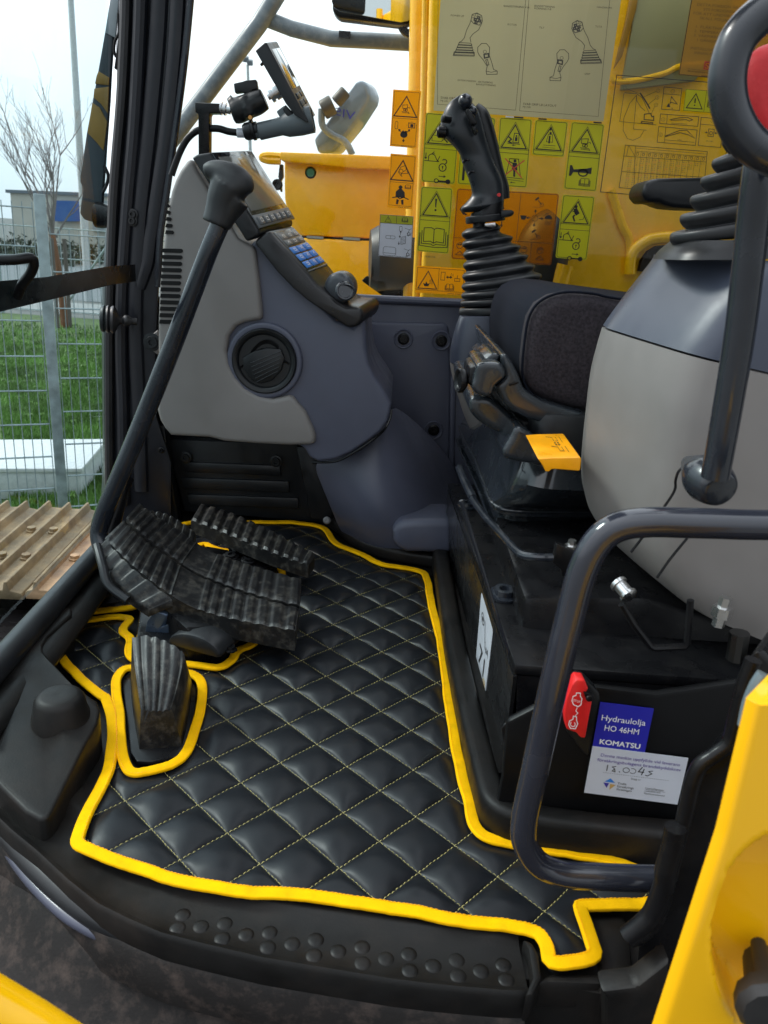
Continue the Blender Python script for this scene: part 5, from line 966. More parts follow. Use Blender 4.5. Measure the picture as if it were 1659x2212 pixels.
for i, (x0, x1, m, lb) in enumerate(((832, 884, WHT, 'small white tape tab under the lower edge of the paper sheet'), (886, 945, BLKINK, 'black tape tab beside the white one under the paper sheet'), (1040, 1092, BLKINK, 'black tape tab above the short square yellow sticker'), (1388, 1440, BLKINK, 'black tape tab at the right corner of the paper sheet'))):
    Decal('tape_tab', lb, 'tape', qY('C', 1.611, (x0, 734+(x0-832)*.065), (x1, 734+(x1-832)*.065), (x1, 743+(x1-832)*.065), (x0, 743+(x0-832)*.065)), m, 10, 2, group=tg if i else None)
# load chart printed on clear film
D = wdec('load_chart', 'clear film load chart with black frame, excavator reach diagram and number table', ((545, 553), (1420, 622), (1300, 1487), (425, 1413)), None, 300, 290, c='D', cat='chart')
D.rect(0, 0, 300, 290, 2)
def dg(x, y):
    p = q('D', (x, y))[0]; P = PY(p[0], p[1], YW); A_, B_, D_ = D.c[0], D.c[1], D.c[3]; e1 = B_-A_; e2 = D_-A_; w_ = P-A_
    a, b, c2, d_, e = e1.dot(e1), e1.dot(e2), e2.dot(e2), w_.dot(e1), w_.dot(e2); det = a*c2-b*b; return (d_*c2-e*b)/det*D.w, (a*e-b*d_)/det*D.h
def dl_(pts, wd=.8, cl=False): D.line([dg(*p) for p in pts], wd*1.5, BLKINK, cl)
a, b = dg(555, 585); D.text('PC228USLC-11', a, b, 5, width=30)
dl_([(600, 683), (690, 690), (730, 720), (745, 750), (780, 830)], .9); dl_([(598, 685), (565, 895), (830, 918)], .8); dl_([(690, 700), (665, 950), (760, 958)], .8)
dl_([(690, 700), (640, 760), (595, 870), (590, 960), (620, 1020), (660, 1032), (710, 1010), (740, 960)], .8); dl_([(690, 700), (690, 740), (720, 790), (750, 815)], .8); dl_([(715, 685), (740, 720), (770, 770), (785, 800)], 2.4)
dl_([(745, 840), (790, 835), (800, 860), (812, 855), (812, 885), (742, 880)], 1.6, True); dl_([(725, 893), (805, 902), (805, 912), (720, 905)], 1.4, True)
for x, y, n in ((605, 648, '1'), (847, 668, '2'), (840, 718, '3'), (830, 772, '4'), (955, 672, '1'), (880, 878, '2'), (860, 990, '3'), (1240, 890, '4')):
    a, b = dg(x, y); D.circ(a, b, 4.6, .7); D.text(n, a, b+2.4, 6.5, align='c')
dl_([(620, 655), (710, 690)], .6); dl_([(833, 673), (745, 712)], .6); dl_([(828, 725), (775, 770)], .6); dl_([(820, 785), (790, 850)], .6)
for P in ([(892, 640), (1023, 652), (1000, 812), (870, 803)], [(862, 838), (1140, 858), (1130, 928), (855, 908)], [(848, 930), (1125, 955), (1108, 1068), (833, 1045)], [(1158, 862), (1318, 876), (1290, 1082), (1128, 1068)], [(605, 1068), (1192, 1112), (1150, 1425), (557, 1380)]): dl_(P, 1, True)
dl_([(885, 690), (1016, 700)], .8); dl_([(912, 842), (905, 912)], .8); dl_([(898, 935), (885, 1050)], .8); dl_([(1150, 912), (1312, 925)], .8)
dl_([(930, 770), (945, 712), (985, 765), (938, 752)], 1.4, True); a, b = dg(922, 775); D.poly([(a-5, b+4), (a+5, b+4), (a, b-6)]); a, b = dg(938, 800); D.text('kg', a, b, 6)
dl_([(935, 878), (1000, 866), (1060, 864), (1095, 880), (1070, 890), (1050, 880), (940, 884)], 1.2, True); dl_([(940, 905), (1055, 912)], .7); dl_([(892, 1000), (1000, 958), (1050, 956), (1105, 1015), (1060, 990), (1000, 975), (895, 1004)], 1.3, True); dl_([(890, 1028), (1103, 1045)], .7); a, b = dg(980, 1033); D.text('5700', a, b, 5)
a, b = dg(1225, 975); D.rect(a-7, b-9, a+7, b+9, 1.6); D.circ(a, b+1, 4, 1.6); D.arrow(a-16, b, a-8, b, 1.6); D.arrow(a+16, b, a+8, b, 1.6); a, b = dg(1185, 1040); D.text('37.3 MPa', a, b, 5)
# table rules and figures
dl_([(677, 1072), (660, 1390)], .8); dl_([(627, 1070), (612, 1150)], .8); dl_([(590, 1148), (1182, 1188)], .9); dl_([(578, 1262), (1168, 1300)], .9); dl_([(630, 1072), (672, 1148)], .7); dl_([(677, 1090), (1188, 1130)], .6); dl_([(675, 1110), (1186, 1150)], .6)
for k in range(1, 12): dl_([(675+k*43, 1108+k*3.2), (640+k*42, 1385+k*3)], .5)
for r in range(15):
    for cidx in range(13):
        if cidx > 12-r*.55 and cidx > 3: continue
        x = 625+cidx*43-r*2.2; y = 1168+r*14.6+cidx*3.1; a, b = dg(x, y); D.text(('6.2', '9.1', '4.8', '3.5')[(r*3+cidx) % 4], a, b, 4, GRYINK if (r+cidx) % 5 else REDINK, width=9)
for k in range(12): a, b = dg(690+k*43, 1134+k*3); D.circ(a, b, 3, 1.1); D.line([(a-5, b-4), (a+4, b-5)], 1)
D.done()
D = wdec('warning_sticker', 'small yellow warning and book sticker on the load chart beside the steering ring', ((1055, 655), (1360, 678), (1335, 838), (1035, 815)), YGRN, 110, 56, c='D', Y=1.616, group=GD); D.rect(.5, .5, 109.5, 55.5, .8); D.line([(55, 0), (55, 56)], 1); D.tri(28, 29, 38, 2.4); D.line([(28, 22), (28, 34)], 3.4); D.circ(28, 40, 2); D.book(82, 27, 34, 1.6); D.done()
D = wdec('heater_notice', 'amber notice with Swedish heater instructions and red logo at the top right of the window', ((1100, -40), (1800, 15), (1690, 620), (1000, 550)), mat('amber_film', (.45, .30, .08), .35, var=.08, vs=4, trans=.5, film=(.4, (1, .8, .5))), 210, 186, c='D', cat='notice', Y=1.612)
D.line([(1, 0), (1, 185), (209, 185)], 1.6)
for i, (t, y, x) in enumerate((('DETTA FORDON ÄR UTRUSTAT MED', 24, 14), ('STS FORDONSVÄRMARE', 34, 30), ('FÖR ATT UNDVIKA DRIFTSTÖRNING', 44, 9), ('SKALL FÖLJANDE BEAKTAS', 54, 25), ('1. FLÄKTHASTIGHET LÄGE 1', 74, 18), ('2. TEMPERATUR LÄGE VARMT', 84, 18), ('3. VÄRMAREN BÖR KÖRAS', 94, 18), ('1 GÅNG/MÅNAD HELA ÅRET', 104, 26), ('INSTÄLLNINGARNA BÖR GÖRAS', 124, 16), ('INNAN MOTORN STÄNGS AV', 134, 26))): D.text(t, x, y, 8.6, mat('brown_ink', (.12, .08, .03), .6), width=len(t)*5.9)
for x, y in ((76, 18), (60, 36)): pass
D.fill(52, 148, 92, 168, mat('logo_red', (.50, .07, .03), .5), .0003); D.text('STS', 54, 165, 18, DORG, width=36); D.line([(18, 170), (160, 172)], 1, mat('brown_ink', (), 0)); D.text('SKANDINAVISKA TEKNIK', 18, 177, 6, BLKINK, width=90); D.text('www.sts.se', 50, 184, 6, BLKINK); D.done()
# ================================================================== RIGHT-HAND CONSOLE AND JOYSTICK
rc = thing('side_console', 'far side console with blue satin cap and grey lower cover below the joystick boot', 'console', qY('G', 1.4, (600, 1300))[0])
bm = B(); ringloft(bm, 'G', 1.40, [(545, 815, 1000, 800), (530, 850, 1010, 840), (505, 930, 1040, 920), (485, 1020, 1060, 1010), (478, 1102, 1080, 1085)], dr=.55, e=4, k=40, cap=True); fin('cap', bm, BLUG, rc, sm=50)
bm = B(); ringloft(bm, 'G', 1.402, [(481, 1106, 1080, 1088), (490, 1180, 1080, 1170), (520, 1290, 1080, 1290), (560, 1420, 1080, 1400), (600, 1520, 1080, 1500)], dr=.55, e=4, k=40); fin('lower_cover', bm, GRY, rc, sm=50)
jy = thing('joystick', 'black ergonomic joystick grip with deep ribbed rubber boot in front of the side window', 'joystick', qY('V', 1.42, (500, 2150))[0])
bm = B(); rows = []
cre = [(283, 1455, 640, 1395), (287, 1545, 748, 1490), (296, 1640, 822, 1570), (296, 1738, 888, 1655), (288, 1838, 950, 1745), (283, 1930, 1010, 1830), (280, 2010, 1040, 1930), (272, 2080, 1060, 2010)]
R_ = [(330, 1400, 600, 1350)]
for i, cc in enumerate(cre):
    R_ += [(cc[0]+7, cc[1]-22, cc[2]-9, cc[3]-22), cc, (cc[0]+9, cc[1]+20, cc[2]-12, cc[3]+20)]
    if i < len(cre)-1:
        n_ = cre[i+1]; R_.append(((cc[0]+n_[0])/2+33, (cc[1]+n_[1])/2-1, (cc[2]+n_[2])/2-40, (cc[3]+n_[3])/2-2))
R_.append((300, 2110, 1020, 2050))
ringloft(bm, 'V', 1.42, R_, dr=.62, k=44, n=6); fin('boot', bm, RUBS, jy, sm=180)
bm = B(); ringloft(bm, 'V', 1.42, [(268, 2118, 1050, 2070), (258, 2150, 1060, 2100), (258, 2185, 1060, 2140)], dr=.62, k=36, smooth=False); fin('boot_base', bm, PLB, jy, bevel=.002)
bm = B(); ringloft(bm, 'V', 1.42, [(385, 1340, 500, 1330), (388, 1425, 495, 1418)], dr=1, smooth=False); fin('neck', bm, RUB, jy)
bm = B(); ringloft(bm, 'V', 1.42, [(322, 1292, 672, 1262), (318, 1300, 680, 1270), (322, 1352, 680, 1318), (330, 1358, 670, 1324)], dr=.75, k=36, smooth=False); fin('collar', bm, PLB, jy, bevel=.001)
bm = B(); ringloft(bm, 'V', 1.42, [(420, 1230, 670, 1140), (370, 1260, 665, 1200), (360, 1290, 660, 1262)], dr=.7, k=28, smooth=False); fin('base_ring', bm, BLK, jy)
bm = B(); prism(bm, qY('V', 1.40, (640, 1230), (735, 1226), (768, 1245), (755, 1270), (735, 1290), (640, 1300)), (0, .02, 0)); fin('clamp_knob', bm, PLB, jy, bevel=.003)
bm = B(); prism(bm, qY('V', 1.385, (495, 1352), (590, 1342), (598, 1372), (575, 1390), (498, 1378)), (0, .012, 0)); fin('hose_clamp', bm, MET, jy, bevel=.001)
bm = B()
ringloft(bm, 'V', 1.42, [(262, 186, 330, 205), (190, 235, 395, 270), (140, 300, 440, 330), (105, 390, 475, 420), (90, 480, 500, 520), (120, 560, 520, 600), (200, 640, 545, 690), (262, 715, 570, 760), (285, 790, 600, 830), (320, 880, 640, 920), (350, 960, 660, 990), (372, 1040, 668, 1060), (372, 1100, 668, 1120), (325, 1160, 668, 1165), (282, 1205, 640, 1190), (280, 1235, 560, 1215), (300, 1252, 480, 1240)], dr=.55, k=32, n=5)
fin('grip', bm, mat('grip_plastic', (.018, .022, .026), .33, bump=.3, bs=1500), jy, sm=180)
bm = B(); tube(bm, qY('V', 1.43, (400, 300), (455, 370), (490, 470), (540, 640), (600, 860), (650, 1020), (668, 1130)), [.010, .014, .015, .014, .012, .012, .010], 14, smooth=5, up=(0, 1, 0)); fin('palm_rest', bm, PLB, jy)
for x, y, r in ((318, 238, .0115), (385, 330, .008)):
    bm = B(); bmesh.ops.create_uvsphere(bm, u_segments=16, v_segments=10, radius=r, matrix=Matrix.Translation(qY('V', 1.40, (x, y))[0])); fin('thumb_ball', bm, BGL, jy, sm=180)
for P in (((320, 320), (345, 300), (400, 370), (430, 440), (400, 460), (360, 440)), ((370, 455), (420, 470), (435, 520), (415, 550), (390, 510))):
    bm = B(); prism(bm, qY('V', 1.375, *P), (0, .02, 0)); fin('switch_panel', bm, BLK, jy, bevel=.003)
for x, y in ((318, 795), (368, 905)):
    bm = B(); tube(bm, qY('V', 1.378, (x-22, y+10), (x-10, y-15), (x+20, y-22), (x+34, y-8)), .0022, 8, smooth=5); fin('button_rim', bm, BLK, jy)
bm = B(); lathe(bm, qY('V', 1.392, (622, 1092))[0], (0, -1, 0), [(-.004, .003), (.004, .003)], 10); fin('warning_dot', bm, RED, jy)
bm = B(); lathe(bm, qY('V', 1.385, (130, 400))[0], (-1, -.6, 0), [(-.01, .006), (.004, .006), (.005, .004)], 14); fin('trigger', bm, BLK, jy)
bm = B(); lathe(bm, qY('V', 1.41, (85, 520))[0], (-1, 0, 0), [(-.01, .009), (.002, .009), (.005, .006)], 14); fin('trigger', bm, BLK, jy)
ar = thing('armrest', 'flat black armrest pad pointing left in front of the load chart', 'armrest', qY('D', 1.25, (1000, 1450))[0])
bm = B(); prism(bm, qY('D', 1.22, (735, 1400), (762, 1350), (800, 1322), (860, 1312), (1400, 1300), (1400, 1545), (1085, 1535), (960, 1525), (895, 1505), (860, 1483), (775, 1490), (740, 1440)), (0, .08, 0)); fin('pad', bm, PLB, ar, bevel=.006, seg=3)
# ================================================================== SEAT
se = thing('operator_seat', 'operator seat with navy front cushion, charcoal textured side and black plastic base', 'seat', (.4, 1.15, .05))
sp_ = q('G', (1150, 680), (1060, 725), (1000, 795), (965, 900), (948, 1050), (950, 1190), (985, 1290), (1060, 1345), (1200, 1395), (1380, 1435), (2500, 1600), (2500, 830), (1590, 712), (1400, 680), (1250, 668))
bm = B(); prism(bm, [PY(x, y, .955) for x, y in sp_], (0, .43, .0)); fin('front_cushion', bm, SEAT1, se, bevel=.035, seg=5, ang=40, sm=180)
cx = sum(p[0] for p in sp_)/len(sp_); cy = 1000*.3411+404
P = [PY(x, y, .945) for x, y in q('G', (1230, 666), (1120, 690), (1036, 742), (984, 828), (960, 950), (944, 1100), (944, 1195), (975, 1285), (1050, 1341), (1200, 1393), (1380, 1438), (2500, 1620), (2500, 815), (1590, 713), (1400, 677))]
bm = B(); prism(bm, P, (0, .05, 0)); fin('side_cushion', bm, SEAT2, se, bevel=.016, seg=4, ang=40, sm=180)
bm = B(); tube(bm, [p+Vector((0, .006, 0)) for p in [P[11]+Vector((0, 0, 0)), P[12], P[13], P[14], P[0], P[1], P[2], P[3], P[4], P[5], P[6], P[7], P[8], P[9], P[10]]], .0016, 8, smooth=4); fin('piping', bm, SEAT1, se)
PANM = mat('seat_plastic', (.020, .025, .031), .24, coat=.4, bump=.15, bs=1400)
def xsoft(name, pts, Y, dep, m=PANM, par=se, vox=.003, it=14, sh=0):
    bm = B(); prism(bm, qY('X', Y, *pts), (sh, dep, 0)); return remesh(name, bm, m, par, vox, it)
def xprism(name, pts, Y, dep, m=PANM, bev=.008, par=se, seg=3, sh=0):
    bm = B(); prism(bm, qY('X', Y, *pts), (sh, dep, 0)); return fin(name, bm, m, par, bevel=bev, seg=seg)
xsoft('pan_shell', ((500, 160), (570, 165), (640, 280), (700, 400), (740, 520), (860, 600), (930, 640), (1180, 720), (1420, 790), (1420, 960), (1100, 890), (900, 850), (740, 800), (620, 730), (535, 660), (500, 580), (450, 490), (560, 400), (520, 280)), .92, .36)
xprism('pan_shell', ((930, 635), (1420, 790), (1420, 1080), (900, 990), (700, 880), (640, 800), (740, 810), (900, 850)), .95, .3, bev=.006, m=PLB)
cbx = xsoft('adjuster_box', ((275, 275), (310, 255), (400, 245), (480, 245), (540, 290), (568, 370), (560, 400), (440, 490), (430, 585), (340, 592), (250, 560), (222, 500), (235, 430)), .90, .12, it=9)
xprism('adjuster_cap', ((290, 260), (400, 180), (430, 160), (480, 165), (500, 200), (475, 240), (400, 246), (340, 290)), .93, .1, bev=.004, par=cbx)
bm = B(); prism(bm, qY('X', .915, (210, 300), (300, 270), (270, 400), (210, 500), (185, 440)), (0, .08, 0)); fin('adjuster_core', bm, BLK, cbx, bevel=.004)
bm = B(); c_ = qY('X', .93, (130, 430))[0]; lathe(bm, c_, (-1, -.28, .0), [(-.045, .004), (-.006, .004), (-.004, .010), (.0, .0148), (.004, .0150), (.006, .0138), (.005, .011), (.003, .009), (.003, .002)], 26); fin('adjuster_knob', bm, BLK, se)
bm = B(); prism(bm, qY('X', .919, (585, 465), (640, 440), (690, 440), (685, 458), (640, 478), (595, 485)), (0, .003, 0)); fin('slot_cover', bm, BLK, se, bevel=.001)
xsoft('front_lower_shell', ((190, 620), (240, 578), (350, 590), (430, 605), (520, 680), (640, 800), (740, 880), (800, 960), (700, 1000), (560, 985), (400, 910), (290, 840), (200, 740)), .955, .32, it=18)
xsoft('link_block', ((520, 1130), (560, 1060), (620, 960), (640, 890), (700, 880), (790, 940), (860, 990), (960, 1230), (860, 1262), (700, 1240), (540, 1205)), .895, .25, it=9)
yl = thing('yellow_lever', 'bright orange-yellow moulded release lever with black pictograms beside the seat base', 'lever', qY('X', .78, (1050, 1150))[0])
v = qY('X', .86, (868, 962))[0]-qY('X', .76, (1005, 1196))[0]; v.y += .0
bm = B(); prism(bm, qY('X', .76, (872, 1200), (1008, 1190), (1290, 1185), (1305, 1205), (1290, 1318), (1270, 1322), (1060, 1305), (1010, 1305), (985, 1330), (950, 1330), (925, 1270)), v); fin('handle', bm, ORG, yl, bevel=.0075, seg=4)
D = Decal('d', '', '', qY('X', .86, (868, 962))+qY('X', .86, (1140, 958))+qY('X', .76, (1300, 1185))+qY('X', .76, (1005, 1190)), None, 60, 50)
D.k = .0007
for y in (7, 28):
    D.line([(14, y), (26, y+2), (26, y+10), (34, y+10), (34, y+1)], .9); D.circ(26, y+14 if y < 20 else y-3, 2.2, 0, sy=.6); D.circ(32, y+14 if y < 20 else y-3, 2.2, 0, sy=.6); D.line([(42, y), (42, y+13)], 1)
for bm, m in D.b.values():
    me = bpy.data.meshes.new('print'); bm.to_mesh(me); bm.free(); link('print', me, m, yl)
bpy.data.objects.remove(D.root)
# suspension skirt: stacked rubber trays
def loop(z, pts): 
    P = qZ('X', z, *pts); y1 = P[0].y; return P+[Vector((.95, P[-1].y, z)), Vector((.95, y1+.05, z)), Vector((P[0].x+.12, y1+.05, z))]
La = [(105, 870), (135, 960), (185, 1060), (250, 1170), (330, 1380), (400, 1570), (455, 1640), (560, 1680), (800, 1700), (1420, 1705)]
Lb = [(320, 880), (370, 960), (430, 1050), (480, 1150), (520, 1260), (590, 1360), (660, 1420), (800, 1465), (1000, 1500), (1420, 1520)]
Lc = [(85, 1000), (115, 1100), (175, 1230), (250, 1390), (330, 1570), (390, 1740), (430, 1810), (550, 1880), (750, 1930), (1420, 2000)]
RUBG = mat('skirt_rubber', (.014, .018, .023), .22, coat=.5, bump=.06, bs=900, dirt=(.06, .06, .06), dirt_amt=.12, ds=40)
def skl(z, pts, off=0):
    P = resample(catmull([PZ(*q('X', p)[0], z) for p in pts], 4), .008, False) if False else catmull([PZ(*q('X', p)[0], z) for p in pts], 4); e_ = P[-1].copy(); P.append(Vector((e_.x+.25, e_.y, z))); s_ = P[0].copy(); P.insert(0, Vector((s_.x+.02, s_.y+.10, z)))
    return [p+Vector((off, off*.9, 0)) for p in P]
def mixr(A_, B_, t, dz=0): return [a.lerp(b, t)+Vector((0, 0, dz)) for a, b in zip(A_, B_)]
ra, rb2, rc_ = skl(.226, La), skl(.275, Lb), skl(.197, Lc)
up_ = [p+Vector((.012, .015, .045)) for p in rb2]
bm = B(); shell(bm, [up_, mixr(up_, rb2, .6, -.002), rb2, mixr(rb2, ra, .35, -.010), mixr(rb2, ra, .75, -.006), ra, [p+Vector((0, 0, -.010)) for p in ra], [p+Vector((.012, .010, -.014)) for p in ra], [p+Vector((.016, .013, -.022)) for p in ra]], (.004, .004, -.002)); fin('upper_skirt', bm, RUBG, se, sm=50)
bm = B(); shell(bm, [[p+Vector((.018, .016, -.018)) for p in ra], mixr([p+Vector((.014, .012, -.020)) for p in ra], rc_, .5, -.006), rc_, [p+Vector((0, 0, -.009)) for p in rc_], [p+Vector((.014, .012, -.014)) for p in rc_], [p+Vector((.03, .028, -.04)) for p in rc_]], (.004, .004, -.002)); fin('lower_skirt', bm, RUBG, se, sm=50)
for r_ in (ra, rc_):
    bm = B(); tube(bm, [p+Vector((-.0005, -.0005, -.003)) for p in r_[1:-1]], .0030, 10); fin('rim_bead', bm, RUBG, se)
bm = B(); prism(bm, [PZ(*q('X', p)[0], .30) for p in ((400, 900), (600, 1020), (760, 1260), (900, 1300), (1420, 1340))]+[Vector((.9, 1.3, .30))], (0, 0, .07)); fin('suspension_core', bm, PLB, se, bevel=.01)
bm = B(); tube(bm, qY('X', 1.12, (100, 1290))+qY('X', 1.05, (160, 1440))+qY('X', 1.0, (235, 1590)), .006, 10); fin('slide_rod', bm, BGL, se)
bm = B(); tube(bm, [PY(*q('K', p)[0], Y) for p, Y in (((205, 610), .99), ((270, 700), .93), ((360, 800), .86), ((440, 880), .80), ((520, 898), .78), ((600, 900), .78))], .0045, 10, smooth=6); fin('release_bar', bm, BGL, se)
# ------------------------------------------------------------------ seat box
sb = thing('seat_box', 'black steel box under the seat with a perforated side and folded edges', 'seat base', (.3, 1, 0))
ATF, ATN, ABN, ABF = PZ(968, 1042, .165), PZ(1112, 1436, .165), PZ(1078, 1735, .004), PZ(958, 1190, .004)
nrm = (ATN-ATF).cross(ABF-ATF).normalized()
if nrm.x > 0: nrm = -nrm
yf = ATN.y
def pt_on(x, y): d = ray(x, y); return O+d*((ATF-O).dot(nrm)/d.dot(nrm))
ABN = pt_on(1078, 1735)
bm = B(); prism(bm, [ATF, ATN, Vector((.95, yf, .165)), Vector((.95, ATF.y, .165))], (0, 0, -.012)); fin('top_plate', bm, BLK, sb, bevel=.003)
bm = B(); prism(bm, [ATF-Vector((0, 0, .013)), ATN-Vector((0, 0, .013)), ABN, ABF], (.004, 0, 0)); fin('side_plate', bm, mat('satin_black_steel', (.014, .014, .015), .25, spec=.6), sb)
bm = B(); c0 = ATN-Vector((0, .0, .013)); prism(bm, [c0+Vector((.004, .002, 0)), Vector((.95, yf+.002, .152)), Vector((.95, yf+.002, 0)), Vector((ABN.x+.006, yf+.002, 0))], (0, .004, 0)); fin('front_plate', bm, BLK, sb)
bm = B(); P = [PY(*q('L', p)[0], .66) for p in ((205, 690), (250, 690), (262, 850), (290, 845), (310, 1190), (190, 1190), (165, 1100), (210, 930), (205, 850), (185, 720))]; prism(bm, P, (0, .004, 0)); fin('corner_plate', bm, BLK, sb, bevel=.002)
bm = B(); tube(bm, [PY(*q('K', p)[0], .70) for p in ((150, 620), (260, 970), (330, 1200), (395, 1410), (520, 1408))], .0022, 8); fin('folded_edge', bm, BGL, sb)
fpn = part('cover_panel', [PY(x, y, .615) for x, y in ((1095, 1560), (1250, 1480), (1420, 1500), (1620, 1470), (1700, 1400), (1700, 1800), (1062, 1800), (1085, 1680))], (0, .01, 0), mat('smooth_black_plastic', (.004, .004, .0045), .4, bump=.1, bs=900, spec=.2), .004, parent=sb)
part('tunnel', [PY(x, y, .75) for x, y in ((1130, 1290), (1400, 1290), (1700, 1380), (1700, 1620), (1100, 1620))], (0, .5, 0), BLK, .01, parent=sb)
bm = B(); tube(bm, [PY(*q('K', p)[0], .66) for p in ((940, 1130), (1000, 1230), (1080, 1335), (1100, 1345), (1250, 1338), (1262, 1325), (1278, 1110))], .0035, 8); fin('stiffener', bm, BLK, sb)
def pt_on(x, y): d = ray(x, y); return O+d*((ATF-O).dot(nrm)/d.dot(nrm))
# perforation
bm = B(); rowsP = 0
e1 = (ATN-ATF).normalized(); e2 = nrm.cross(e1).normalized(); 
Pf = [pt_on(*q('J', p)[0]) for p in ((1438, 740), (1555, 1090), (1545, 1250), (1530, 1420), (1500, 1400), (1430, 1150), (1420, 900))]
o_p = Pf[0]; F2 = [((p-o_p).dot(e1), (p-o_p).dot(e2)) for p in Pf]
for i in range(-40, 120):
    for j in range(-60, 60):
        a, b = i*.0062+(j % 2)*.0031, j*.0054
        if inpoly(a, b, F2): c_ = o_p+e1*a+e2*b+nrm*.0006; bm.faces.new([bm.verts.new(c_+e1*.0021*math.cos(k*math.pi/3)+e2*.0021*math.sin(k*math.pi/3)) for k in range(6)])
me = bpy.data.meshes.new('perforation'); bm.to_mesh(me); bm.free(); link('perforation', me, mat('hole_black', (.0, .0, .0), 1, spec=0), sb)
def kp_y(x, y, Y): a = q('K', (x, y))[0]; return PY(a[0], a[1], Y)
bolt(sb, PZ(*q('K', (358, 1088))[0], .167), (0, -.1, 1), .012, BGL, h=.010); bolt(sb, PZ(*q('K', (180, 650))[0], .167), (0, -.1, 1), .010, BGL, h=.008)
bm = B(); lathe(bm, kp_y(685, 885, .80), (0, -.1, 1), [(0, .010), (.004, .010), (.004, .0075), (.012, .0075), (.013, .0045), (.018, .0045)], 6); fin('zinc_nut', bm, MET, sb)
bm = B(); lathe(bm, kp_y(978, 1092, .655), (-.5, .9, .42), [(-.002, .005), (0, .0085), (.003, .0085), (.0032, .0066), (.014, .0066), (.0145, .0085), (.018, .0085)], 20); pn_ = fin('pivot_pin', bm, MET, sb)
bm = B(); lathe(bm, kp_y(972, 1095, .645), (0, -1, 0), [(0, .0045), (.003, .003)], 5); fin('cross_recess', bm, BLK, pn_)
bm = B(); lathe(bm, kp_y(1425, 1190, .66), (.05, 0, 1), [(-.01, .006), (0, .006), (0, .009), (.010, .009), (.011, .0055), (.02, .0055)], 6); fin('hex_bolt', bm, MET, sb)
bm = B(); tube(bm, [kp_y(x, y, .64) for x, y in ((1520, 1270), (1510, 1340), (1500, 1400))], .009, 10); fin('spring', bm, mat('dark_steel', (.1, .1, .1), .3, metal=1), sb)
bm = B(); prism(bm, [kp_y(x, y, .79) for x, y in ((600, 930), (620, 830), (740, 880), (720, 960), (650, 1000), (640, 960))], (0, .01, 0)); fin('clip_bracket', bm, BLK, sb, bevel=.002)
# decals on the box
D = Decal('noise_label', 'narrow white noise label reading LpA 71 dB on the side of the seat box', 'label', [p+nrm*.0012 for p in (pt_on(1042, 1277), pt_on(1067, 1362), pt_on(1049, 1507), pt_on(1029, 1432))], WHT, 60, 100, 4)
D.circ(18, 22, 6.5, 1.2); D.circ(18, 22, 3); D.line([(28, 16), (36, 40)], 1.4); D.text('LpA', 36, 46, 14, width=18); D.text('71', 12, 84, 38, width=32); D.text('dB', 42, 92, 16, DORN, width=14); D.done()
YD = .612
D = Decal('oil_label', 'dark blue oil label with white text Hydraulolja HO 46HM on the black panel', 'label', qY('L', YD, (732, 571), (1028, 608), (978, 850), (690, 813)), BLUD, 100, 82)
for t, y, z, wd in (('Hydraulolja', 32, 15, 84), ('HO 46HM', 50, 15, 66)): D.text(t, 48, y, z, WHTINK, align='c', width=wd)
D.text('KOMATSU', 10, 76, 13, WHTINK, width=78); D.k = .0005; D.text('KOMATSU', 10.9, 76, 13, WHTINK, width=78); D.k = .0006; D.text('KOMATSU', 10.4, 75.3, 13, WHTINK, width=78); D.done()
D = Decal('certificate_label', 'white fire protection certificate label with handwritten number below the blue label', 'label', qY('L', YD-.001, (690, 815), (1219, 881), (1158, 1137), (643, 1071)), WHT, 180, 94)
VI = mat('violet_ink', (.10, .05, .30), .5)
D.text('Denna maskin uppfyllde vid leverans', 92, 17, 8.4, VI, align='c', width=150); D.text('försäkringsbolagens brandskyddskrav', 92, 27, 8.4, VI, align='c', width=158)
for x0 in (31.5, 37): pass
for k in range(30): D.line([(28+k*4.2, 48), (30.6+k*4.2, 48)], .5)
D.line([(34, 32), (34, 44)], 1.6); D.line([(50, 33), (43, 35), (48, 38), (44, 43), (50, 44), (48, 38)], 1.2); D.circ(58, 43, 1.1); D.circ(70, 38, 6, 1.1, sy=.8); D.circ(82, 38, 6.4, 1, a0=-120, a1=130, sy=.75); D.line([(99, 28), (93, 38), (104, 38)], 1.7); D.line([(103, 31), (100, 44)], 1.7); D.line([(120, 33), (112, 35), (119, 39), (111, 44), (107, 43)], 1.3)
D.text('Intyg nr', 82, 55, 5, width=19); D.poly([(32, 62), (44, 60), (52, 69)] and [(34, 66), (44, 58), (54, 66)], mat('logo_blue', (.03, .2, .6), .5)); D.poly([(32, 68), (43, 68), (40, 78)], mat('logo_navy', (.05, .03, .3), .5)); D.poly([(45, 69), (56, 70), (46, 81)], DORN)
for i, t in enumerate(('Trafik', 'försäkrings', 'föreningen')): D.text(t, 59, 68+i*6, 6, width=len(t)*2.9)
for i, t in enumerate(('Yrkestrafikgruppen', 'i samarbete med', 'MaskinLeverantorerna')): D.text(t, 112, 70+i*5.4, 4.6, width=len(t)*2.0)
D.line([(113, 71), (152, 72)], .4); D.done()
ss = thing('engine_stop_switch', 'red engine stop switch cover with white symbols in a black frame', 'switch', qY('L', .60, (610, 600))[0])
bm = B(); prism(bm, qY('L', .613, (590, 425), (640, 430), (730, 520), (735, 580), (670, 880), (640, 860), (540, 730), (560, 600)), (0, .012, 0)); fin('frame', bm, PLB, ss, bevel=.003)
bm = B(); prism(bm, qY('L', .598, (600, 448), (646, 453), (668, 500), (650, 520), (668, 566), (688, 566), (650, 772), (622, 768), (600, 742), (545, 722), (535, 640), (545, 560), (575, 480)), (0, .015, 0)); fin('cover', bm, RED, ss, bevel=.003)
